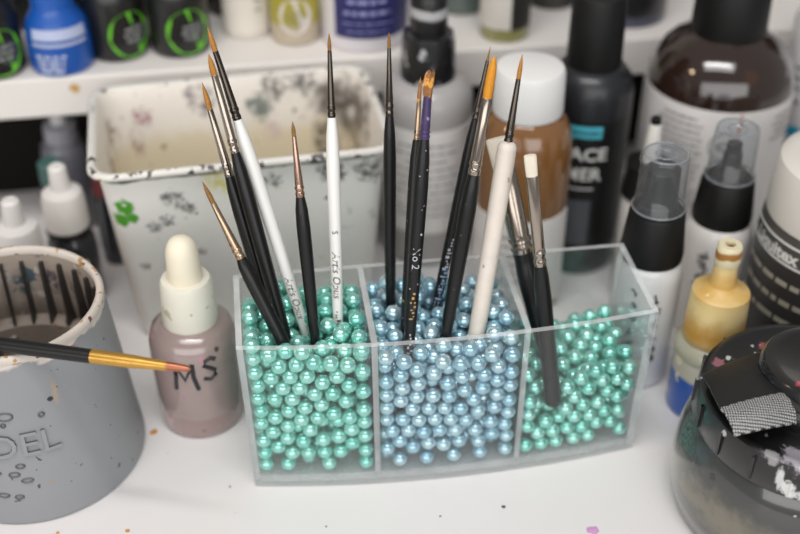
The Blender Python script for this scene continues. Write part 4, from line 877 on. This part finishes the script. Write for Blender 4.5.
def strip(rows, name, m, parent, th=.0007):
    mb = MB(); n = 10; top = []; bot = []
    for (lx, ly, lz), (rx, ry, rz) in rows:
        for k in range(n+1):
            u = k/n; bul = .0006*math.sin(PI*u)
            top.append((lx+(rx-lx)*u-.1299, ly+(ry-ly)*u-.325, lz+(rz-lz)*u-.062+bul))
    bot = [(a, b, c-th) for a, b, c in top]; R_ = len(rows); W_ = n+1; N_ = len(top)
    fs = []
    for i in range(R_-1):
        for k in range(n):
            a = i*W_+k; fs += [(a, a+W_, a+W_+1, a+1), (N_+a, N_+a+1, N_+a+W_+1, N_+a+W_)]
    per = [k for k in range(W_)]+[i*W_+n for i in range(1, R_)]+[(R_-1)*W_+k for k in range(n-1, -1, -1)]+[i*W_ for i in range(R_-2, 0, -1)]
    for i in range(len(per)):
        a, b = per[i], per[(i+1) % len(per)]; fs.append((a, b, N_+b, N_+a))
    mb.add(top+bot, fs)
    return mb.build(name, m, parent, smooth=35)
strip([((.1161, .3353, .0650), (.1415, .3485, .0650)), ((.1158, .3310, .0680), (.1415, .344, .0683)), ((.1159, .3235, .0702), (.1418, .334, .0705)), ((.1160, .3140, .0720), (.1420, .324, .0721)), ((.1165, .3085, .0725), (.1420, .3170, .0725))], 'cloth_side', M['tape'], tp)
strip([((.1165, .3085, .0725), (.1420, .3170, .0725)), ((.1178, .3050, .0728), (.1430, .3125, .0728)), ((.1190, .3012, .0715), (.1439, .308, .0715)), ((.1201, .2980, .0690), (.1438, .3044, .0690))], 'foil_end', M['foil'], tp)

# ------------------------------------------------------------------ grey-bodied flip-top bottle
x, y = .0139, .518
gr, go = bottle('medium_bottle', 'round grey bottle with a knobbly black cap standing right of the tub', 'bottle', x, y, 0,
    [('body', [(0, .0205), (.0015, .0225), (.004, .0232), (.085, .0232), (.092, .0228), (.0975, .0205), (.1005, .017), (.102, .0125)], mat('grey_bottle', hexc('a9a6a5'), .35, coat=.3, var=.05)),
     ('label', MB().patch(.0232, .022, .0815, face(x, y)-1.45, face(x, y)+1.45, th=.0004, n=40), M['paper']),
     ('cap', [(.1005, .0122), (.1015, .0136), (.105, .0138), (.121, .0130), (.1245, .0122), (.1258, .009)], mat('splattered_black_cap', hexc('18181a'), .3, coat=.3, var=.2, vscale=200, bump=1., bscale=260, specks=[(150, .64, hexc('a9a9ad')), (260, .68, hexc('77757f'))])),
     ('spout', [(.1255, .0088), (.127, .0092), (.142, .0088), (.1445, .0076), (.1455, .004)], mat('spout_black', hexc('1b1b1c'), .35, var=.1, bands=[(.134, .1385, hexc('aeadaf'), .003)]), 'cap')])
mb = MB(); bars(mb, .0236, [(.074-.0045*i, w) for i, w in enumerate((.03, .034, .022, .034, .033, .03, .034, .02, .032, .03))], face(x, y), .004, .0009, seed=3); mb.build('print_lines', M['grey_print'], go['label'], smooth=0)

# ------------------------------------------------------------------ amber jar with white cap
x, y = .0592, .475
am_, ao = bottle('amber_jar', 'amber-filled jar with a smooth white screw cap behind the middle compartment', 'jar', x, y, 0,
    [('body', [(0, .0205), (0.0016, 0.0219), (0.0042, 0.0229), (0.0787, 0.0230), (0.0881, 0.0229), (0.0965, 0.0212), (0.1028, 0.0182), (0.1059, 0.0148)], mat('amber_glass', hexc('7f5730'), .14, coat=1., coatr=.04, var=.12, vscale=25, bands=[(-.01, .052, hexc('6a4a30'), .004)])),
     ('label', MB().patch(0.0230, 0.0042, 0.0572, face(x, y)-1.3, face(x, y)+1.3, th=.0004, n=40), M['paper']),
     ('cap', [(0.1049, 0.0148), (0.1056, 0.0164), (0.1070, 0.0166), (0.1253, 0.0163), (0.1274, 0.0153), (0.1280, 0.0133)], mat('white_cap', hexc('e4e3e1'), .4, var=.015))])
mb = MB(); bars(mb, 0.0234, [(0.0483-.005*i, w) for i, w in enumerate((.02, .024, .016, .022, .018, .02))], face(x, y)-.1, .004, .001, seed=8); mb.build('print_lines', M['grey_print'], ao['label'], smooth=0)

# ------------------------------------------------------------------ black primer bottle
x, y = .0937, .5085
fa_ = face(x, y)
bk, bo = bottle('primer_bottle', 'tall matte black bottle with a cyan band and white capital lettering', 'bottle', x, y, 0,
    [('body', [(0, .0195), (0.0016, 0.0204), (0.0044, 0.0210), (0.0918, 0.0210), (0.1002, 0.0208), (0.1069, 0.0194), (0.1114, 0.0165), (0.1136, 0.0126)], mat('matte_black_bottle', hexc('1d1f23'), .4, coat=.2, var=.06)),
     ('label', MB().patch(0.0210, 0.0067, 0.0912, fa_-1.5, fa_+.95, th=.0004, n=40), mat('black_label', hexc('131314'), .4)),
     ('cap', [(0.1125, 0.0116), (0.1131, 0.0132), (0.1159, 0.0134), (0.1466, 0.0128), (0.1486, 0.0118)], M['black'])])
mb = MB(); mb.patch(0.0213, 0.0826, 0.0891, fa_-.95, fa_+.38, th=.0001, n=20, lift=.0001); mb.build('cyan_band', mat('cyan_print', hexc('4fb4c6'), .45), bo['label'], smooth=30)
mb = MB(); wrap_text(mb, 'SURFACE', 0.0098, 0.0213, 0.0734, fa_-.40, bold=.0002); wrap_text(mb, 'PRIMER', 0.0098, 0.0213, 0.0621, fa_-.30, bold=.0002)
mb.patch(0.0213, 0.0535, 0.0544, fa_-1., fa_+.3, th=.0001, n=16, lift=.0001); mb.build('lettering', M['white_print'], bo['label'], smooth=0)
mb = MB(); bars(mb, 0.0213, [(0.0859, 0.0213)], fa_-.15, .003, .001, seed=2, lift=.0008); mb.build('print_lines', M['dark_print'], bo['label'], smooth=0)
mb = MB(); mb.patch(0.0213, 0.0201, 0.0471, fa_-.6, fa_+.28, th=.0001, n=16, lift=.0001); mb.build('grey_panel', mat('grey_panel', hexc('55595f'), .45), bo['label'], smooth=30)

# ------------------------------------------------------------------ big brown bottle
x, y = .161, .525
fa_ = face(x, y)
br, bro = bottle('brown_bottle', 'large brown bottle with a black cap and a printed white label', 'bottle', x, y, 0,
    [('body', [(0, .033), (.002, .0355), (.005, .0364), (.094, .0364), (.1, .0360), (.1075, .0338), (.114, .0300), (.119, .0250), (.1225, .0190), (.124, .0160)], mat('brown_glass', hexc('2b1d17'), .1, coat=1., coatr=.03, var=.1, vscale=15, splats=[((.006, -.031, .112), .004, hexc('3a2416'), 1.)])),
     ('label', MB().patch(.0364, .008, .096, fa_-1.5, fa_+1.5, th=.0004, n=60), mat('white_label', hexc('ece8e5'), .5, var=.02)),
     ('cap', [(.1215, .0165), (.122, .0182), (.1245, .0184), (.148, .0176), (.15, .0166)], M['black'])])
mb = MB()
bars(mb, .0368, [(.0905-.0036*i, w) for i, w in enumerate((.018, .024, .022, .026, .024, .026, .022, .026, .024, .025, .02, .026, .024, .026, .024))], fa_-.42, .003, .0010, seed=11)
mb.build('print_lines', M['grey_print'], bro['label'], smooth=0); mb = MB()
bars(mb, .0368, [(.0905-.004*i, w) for i, w in enumerate((.014, .016, .012, .016))], fa_+1.1, .003, .0011, seed=12)
mb.build('print_lines', M['grey_print'], bro['label'], smooth=0)
mb = MB(); mb.disc_decal(.0368, .0775, fa_+.22, .0078, .0078, inner=.9, lift=.0003); mb.disc_decal(.0368, .0775, fa_+.22, .004, .0024, inner=.55, lift=.0003); mb.build('round_mark', M['grey_print'], bro['label'], smooth=0)
mb = MB(); mb.patch(.0368, .074, .0955, fa_+.36, fa_+.39, th=.0001, n=2, lift=.0001); mb.build('orange_line', mat('orange_print', hexc('c9674a'), .5), bro['label'], smooth=0)

# ------------------------------------------------------------------ white-capped black jar, right edge
x, y = .198, .425
fa_ = face(x, y)
lq, lo = bottle('medium_jar', 'black-labelled jar with a broad white lid behind the wide paint jar', 'jar', x, y, 0,
    [('body', [(0, .0335), (.0015, .0356), (.004, .0364), (.072, .0364), (.078, .0358), (.082, .034)], mat('grey_jar', hexc('4b4946'), .35, coat=.5, var=.08)),
     ('label', MB().patch(.0364, .008, .0665, fa_-1.6, fa_+1.6, th=.0004, n=60), mat('charcoal_label', hexc('32302e'), .4, var=.06)),
     ('cap', [(.0805, .0340), (.081, .0352), (.0835, .0355), (.1025, .0346), (.1065, .0335), (.1085, .0305), (.1088, .027)], mat('white_lid', hexc('d9d5cd'), .42, var=.015))])
mb = MB()
wrap_text(mb, 'Liquitex', .0086, .0368, .0718, fa_-.78, bold=.0003)
for z in (.0666, .0764):
    mb.patch(.0366, z, z+.0011, fa_-1.5, fa_+.5, th=.0002, n=30, lift=.0001)
mb.build('lettering', M['white_print'], lq, smooth=0)
mb = MB(); bars(mb, .0368, [(.058, .052), (.0485, .05), (.039, .054)], fa_-.55, .006, .0026, seed=21); mb.build('print_lines', mat('tan_print', hexc('a19c8e'), .5), lo['label'], smooth=0)

x, y = .2195, .545
fa_ = face(x, y)
tb_, to = bottle('white_bottle', 'white bottle with black marks and a cyan patch, right of the large brown bottle', 'bottle', x, y, 0,
    [('body', [(0, .017), (.0015, .0185), (.118, .0185), (.124, .017), (.127, .012)], mat('white_bottle', hexc('d3d1d0'), .4, var=.02)),
     ('cap', [(.1265, .0118), (.127, .0128), (.148, .0122), (.15, .011)], M['black'])])
mb = MB(); bars(mb, .0187, [(.0975, .006), (.092, .007), (.0865, .005), (.079, .007)], fa_-.55, .003, .0013, seed=31); mb.build('print_lines', M['dark_print'], tb_, smooth=0)
mb = MB(); mb.disc_decal(.0187, .062, fa_-.35, .0045, .0035); mb.build('cyan_mark', mat('cyan_mark', hexc('2f9fc0'), .5), tb_, smooth=0)

# ------------------------------------------------------------------ dropper bottles in the shade of the shelf
M['dropper_white'] = mat('white_dropper_cap', hexc('dcd8d4'), .45, var=.03)
M['slate'] = mat('slate_paint', hexc('4c4f58'), .3, coat=.7, var=.1)
M['dark_slate'] = mat('dark_slate_paint', hexc('26292f'), .25, coat=.8, var=.1)
M['ash'] = mat('ash_bottle', hexc('6f6f78'), .35, coat=.4, var=.1)
def paint_dropper(x, y, label, body, cap, hang=1.):
    bottle('dropper_bottle', label, 'dropper bottle', x, y, 0,
        [('body', [(0, .0112), (.0012, .0122), (.030, .0124), (.036, .0118), (.040, .0095), (.0415, .0085)], body),
         ('neck_ring', [(.0405, .0088), (.0412, .0108), (.0435, .0110), (.0445, .0100)], M['black']),
         ('cap', [(.0440, .0100), (.0450, .0108), (.0600, .0103), (.0635, .0094), (.0655, .0056)], cap),
         ('tip', [(.0650, .0050), (.0700, .0046), (.0770, .0042), (.0782, .0030)], cap, 'cap')], 'white-capped paint droppers')
paint_dropper(-.1772, .440, 'white-capped dropper of slate paint behind the grey cup rim, at the outer end', M['slate'], M['dropper_white'])
paint_dropper(-.1633, .4700, 'white-capped dropper of near-black paint between its slate twin and the tub', M['dark_slate'], M['dropper_white'])
bottle('paint_bottle', 'ash-grey bottle with a pale nozzle standing deepest under the shelf', 'bottle', -.1815, .540, 0,
    [('body', [(0, .0115), (.0012, .0125), (.044, .0125), (.05, .0118), (.054, .0085)], M['ash']),
     ('cap', [(.053, .0082), (.0535, .0092), (.062, .0086), (.063, .006)], mat('pale_cap', hexc('9b9ba3'), .4)),
     ('nozzle', [(.0625, .0046), (.071, .0036), (.073, .0018)], mat('pale_nozzle', hexc('c8c6c8'), .4))])
bottle('paint_bottle', 'dark red capped little bottle in the shade beside the tub', 'bottle', -.151, .505, 0,
    [('body', [(0, .0075), (.001, .0085), (.038, .0085), (.042, .007)], M['dark_slate']),
     ('cap', [(.0415, .0068), (.042, .0076), (.056, .0072), (.057, .006)], mat('dark_red_cap', hexc('7a2a2c'), .4))])
bottle('paint_bottle', 'little teal capped bottle tucked behind the white-capped droppers', 'bottle', -.178, .503, 0,
    [('body', [(0, .0065), (.001, .0075), (.046, .0075), (.050, .006)], M['dark_slate']),
     ('cap', [(.0495, .0056), (.050, .0062), (.060, .0060), (.061, .005)], mat('teal_cap', hexc('3a5f5a'), .4))])
blk = thing('wooden_block', 'small raw wooden block on the desk between cup and tub', 'block', (-.1555, .4315, 0), .2)
MB().box((-.010, -.012, 0), (.010, .012, .041)).build('block', mat('raw_wood', hexc('b49a78'), .6, var=.12, vscale=50), blk, smooth=0, bevel=.001)

# ------------------------------------------------------------------ bottles lined up on the shelf
ZS = .1
GL = hexc('6cc42c')
def dark_paint(x, y, label, R=.0156, logo=True, seed=1, la=0.):
    root, o = bottle('paint_bottle', label, 'bottle', x, y, ZS,
        [('body', [(0, R*.86), (.0012, R*.95), (.003, R), (.030, R), (.036, R*.93), (.040, R*.74)], mat('dark_paint_bottle', hexc('151615'), .35, coat=.2, var=.1)),
         ('cap', [(.0395, R*.72), (.040, R*.8), (.056, R*.76), (.058, R*.66)], M['black'])], 'dark paint bottles with green marks' if logo else 'plain dark bottles in the rear row')
    if logo:
        a = face(x, y)+la
        mb = MB(); mb.disc_decal(R, .0145, a, .0115, .0122, lift=.0003); mb.build('round_mark', mat('green_print', GL, .45, var=.2, vscale=200), root, smooth=0)
        mb = MB(); mb.disc_decal(R, .0140, a+.22, .0066, .0060, lift=.0005); mb.build('mark_centre', mat('mark_dark', hexc('3a3d40'), .45, var=.3, vscale=300), root, smooth=0)
        mb = MB(); bars(mb, R, [(.0175, .009), (.0145, .0105), (.0115, .008)], a+.1, .003, .0014, seed=seed, lift=.0007); mb.build('print_lines', M['grey_print'], root, smooth=0)
    return root
dark_paint(-.2035, .528, 'dark paint bottle with a green round mark, left of the blue one on the shelf', seed=1, la=.25)
dark_paint(-.1455, .5488, 'dark paint bottle with a green round mark, right beside the blue one on the shelf', seed=2, la=.45)
dark_paint(-.1140, .5533, 'dark paint bottle with the largest green mark, beside the cream-labelled bottle', seed=3, la=.3)
for i, (x, y, t) in enumerate(((-.178, .592, 'plain dark bottle in the rear row behind the blue one'), (-.1275, .597, 'plain dark bottle in the rear row between the green-marked pair'), (-.0945, .604, 'plain dark bottle in the rear row beside the cream-labelled bottle'), (-.2085, .585, 'plain dark bottle in the rear row, outermost on the shelf'))):
    dark_paint(x, y, t, R=.0145, logo=False)
x, y = -.1710, .5335
bl, blo = bottle('paint_bottle', 'bright blue paint bottle with pale print bands on the shelf edge', 'bottle', x, y, ZS,
    [('body', [(0, .0145), (.0012, .0155), (.003, .0160), (.014, .0160), (.0235, .0152), (.027, .0136), (.0305, .0112), (.033, .0105), (.045, .01)], mat('blue_bottle', hexc('1553a8'), .35, coat=.25, var=.08)),
     ('cap', [(.0445, .0098), (.045, .0108), (.06, .0102), (.062, .009)], mat('blue_cap', hexc('164f96'), .4))])
fa_ = face(x, y)
mb = MB(); mb.patch(.0154, .0195, .0248, fa_-.9, fa_+.95, th=.0002, n=20, lift=.0004, R1=.0146); mb.patch(.0157, .0163, .0179, fa_-.9, fa_+.9, th=.0002, n=20, lift=.0004)
bars(mb, .0160, [(.0112, .015), (.0085, .013), (.0058, .012), (.0033, .011)], fa_-.35, .004, .0016, seed=41); mb.build('print_bands', mat('pale_blue_print', hexc('b4bedb'), .5), bl, smooth=30)

x, y = -.0815, .5735
b5, o5 = bottle('paint_bottle', 'slim bottle wrapped in a cream label, third in from the blue one', 'bottle', x, y, ZS,
    [('body', [(0, .0118), (.001, .0128), (.046, .0128), (.05, .011), (.052, .008)], mat('cream_bottle', hexc('cfc9be'), .4)),
     ('label', MB().patch(.0128, .004, .044, fa_-1.4, fa_+1.2, th=.0003, n=24), mat('cream_label', hexc('dcd5ca'), .5, var=.03)),
     ('cap', [(.0515, .0078), (.052, .0088), (.064, .0084), (.065, .007)], M['black'])])
mb = MB(); bars(mb, .0132, [(.036, .003), (.032, .003), (.027, .003), (.022, .003), (.017, .003)], face(x, y)+.45, .002, .0016, seed=43); mb.build('print_lines', M['grey_print'], o5['label'], smooth=0)
x, y = -.0552, .5665
b6, o6 = bottle('paint_bottle', 'olive-yellow bottle with a pale round mark beside the navy-labelled jar', 'bottle', x, y, ZS,
    [('body', [(0, .0118), (.001, .0130), (.046, .0132), (.05, .011), (.052, .008)], mat('olive_bottle', hexc('a59a35'), .35, coat=.5, var=.1, bands=[(-.01, .011, hexc('b5a894'), .004)])),
     ('cap', [(.0515, .0078), (.052, .0088), (.064, .0084), (.065, .007)], M['black'])])
mb = MB(); mb.disc_decal(.0132, .0165, face(x, y), .0088, .0098, lift=.0003); mb.build('round_mark', mat('pale_mark', hexc('d6cec8'), .5, var=.04), b6, smooth=0)
mb = MB(); bars(mb, .0132, [(.019, .008), (.016, .01), (.013, .008)], face(x, y), .003, .0007, seed=44, lift=.0008); mb.build('print_lines', M['grey_print'], b6, smooth=0)
x, y = -.0185, .5675
b7, o7 = bottle('paint_jar', 'white jar with a broad navy label, largest on the shelf', 'jar', x, y, ZS,
    [('body', [(0, .0212), (.0012, .0226), (.003, .0230), (.046, .0230), (.05, .0215), (.052, .019)], mat('white_jar', hexc('dcd8dc'), .35, coat=.4, var=.02)),
     ('label', MB().patch(.0230, .0085, .044, face(x, y)-.72, face(x, y)+1.2, th=.0004, n=40), mat('navy_label', hexc('2b2c62'), .4, var=.06)),
     ('cap', [(.0515, .0186), (.052, .0200), (.066, .0195), (.068, .018)], M['white_print'])])
mb = MB()
bars(mb, .0234, [(.0285, .02), (.0225, .024)], face(x, y)+.05, .005, .0022, seed=45); bars(mb, .0234, [(.0168, .026), (.0125, .022)], face(x, y)+.05, .004, .0007, seed=46)
mb.build('print_lines', mat('lilac_print', hexc('8d8fc0'), .5), o7['label'], smooth=0)
x, y = .0555, .5705
b8, o8 = bottle('paint_bottle', 'olive glass bottle with a pale front label behind the white screw cap', 'bottle', x, y, ZS,
    [('body', [(0, .0122), (.001, .0132), (.046, .0134), (.05, .011), (.052, .008)], mat('olive_glass', hexc('8f8c5a'), .25, coat=.8, var=.08)),
     ('label', MB().patch(.0134, .0075, .044, face(x, y)-1.3, face(x, y)+.25, th=.0003, n=24), mat('pale_label', hexc('d5d0c8'), .5, var=.03)),
     ('side_label', MB().patch(.0134, .0075, .044, face(x, y)+.25, face(x, y)+1.3, th=.0003, n=24), mat('dark_label', hexc('2a2724'), .5)),
     ('cap', [(.0515, .0078), (.052, .0088), (.064, .0084), (.065, .007)], M['black'])])
for x, y, R, c, nm in ((.0055, .605, .0125, 'c3bdc8', 'pale lilac bottle in the rear row between navy jar and black cap'), (.034, .606, .0138, '5a6560', 'grey-green bottle in the rear row beside the olive glass one'), (.085, .6135, .014, '2b2826', 'dark brown bottle in the rear row right of the olive glass one')):
    bottle('paint_bottle', nm, 'bottle', x, y, ZS,
        [('body', [(0, R*.9), (.0012, R), (.046, R), (.05, R*.85), (.052, R*.6)], mat('bottle_'+c, hexc(c), .35, coat=.4, var=.06)),
         ('cap', [(.0515, R*.58), (.052, R*.66), (.064, R*.62), (.065, R*.5)], M['black'])])
x, y = .124, .597
b9, o9 = bottle('paint_bottle', 'wide black bottle with white print on the shelf behind the primer bottle', 'bottle', x, y, ZS,
    [('body', [(0, .0205), (.0012, .0218), (.003, .0222), (.05, .0222), (.055, .020), (.058, .014)], mat('black_bottle', hexc('1d1d20'), .35, coat=.4, var=.06, bands=[(-.01, .006, hexc('3d4058'), .002)])),
     ('cap', [(.0575, .0135), (.058, .0145), (.072, .014), (.074, .012)], M['black'])])
mb = MB(); bars(mb, .0224, [(.0262, .022), (.0225, .018)], face(x, y)-.05, .003, .0016, seed=47); mb.build('print_lines', M['white_print'], b9, smooth=0)

# ------------------------------------------------------------------ light and camera
W = bpy.data.worlds.new('room_light'); scene.world = W; W.use_nodes = True
bg = W.node_tree.nodes['Background']; bg.inputs[0].default_value = (.97, .98, 1.0, 1); bg.inputs[1].default_value = WORLD
def area(name, loc, target, sx, sy, power, color):
    l = bpy.data.lights.new(name, 'AREA'); l.shape = 'RECTANGLE'; l.size = sx; l.size_y = sy; l.energy = power; l.color = color
    o = bpy.data.objects.new(name, l); COL.objects.link(o); o.location = loc
    o.rotation_euler = (Vector(target)-Vector(loc)).to_track_quat('-Z', 'Y').to_euler(); return o
for a in LIGHTS: area(*a)
pl = bpy.data.lights.new('desk_bulb', 'POINT'); pl.energy = BULB; pl.color = (1, .72, .45); pl.shadow_soft_size = .06
po = bpy.data.objects.new('desk_bulb', pl); COL.objects.link(po); po.location = (-.80, .15, .75)

cam = bpy.data.cameras.new('camera'); co = bpy.data.objects.new('camera', cam); COL.objects.link(co)
co.location = (0, 0, .36); co.rotation_euler = (math.radians(54), 0, 0)
cam.lens = 51.75; cam.sensor_width = 36; cam.clip_start = .01
cam.dof.use_dof = True; cam.dof.focus_distance = .443; cam.dof.aperture_fstop = FSTOP; cam.dof.aperture_blades = 0
scene.camera = co
scene.view_settings.view_transform = 'Standard'; scene.view_settings.look = 'None'; scene.view_settings.gamma = 1
scene.view_settings.use_curve_mapping = False; scene.view_settings.exposure = EXPO
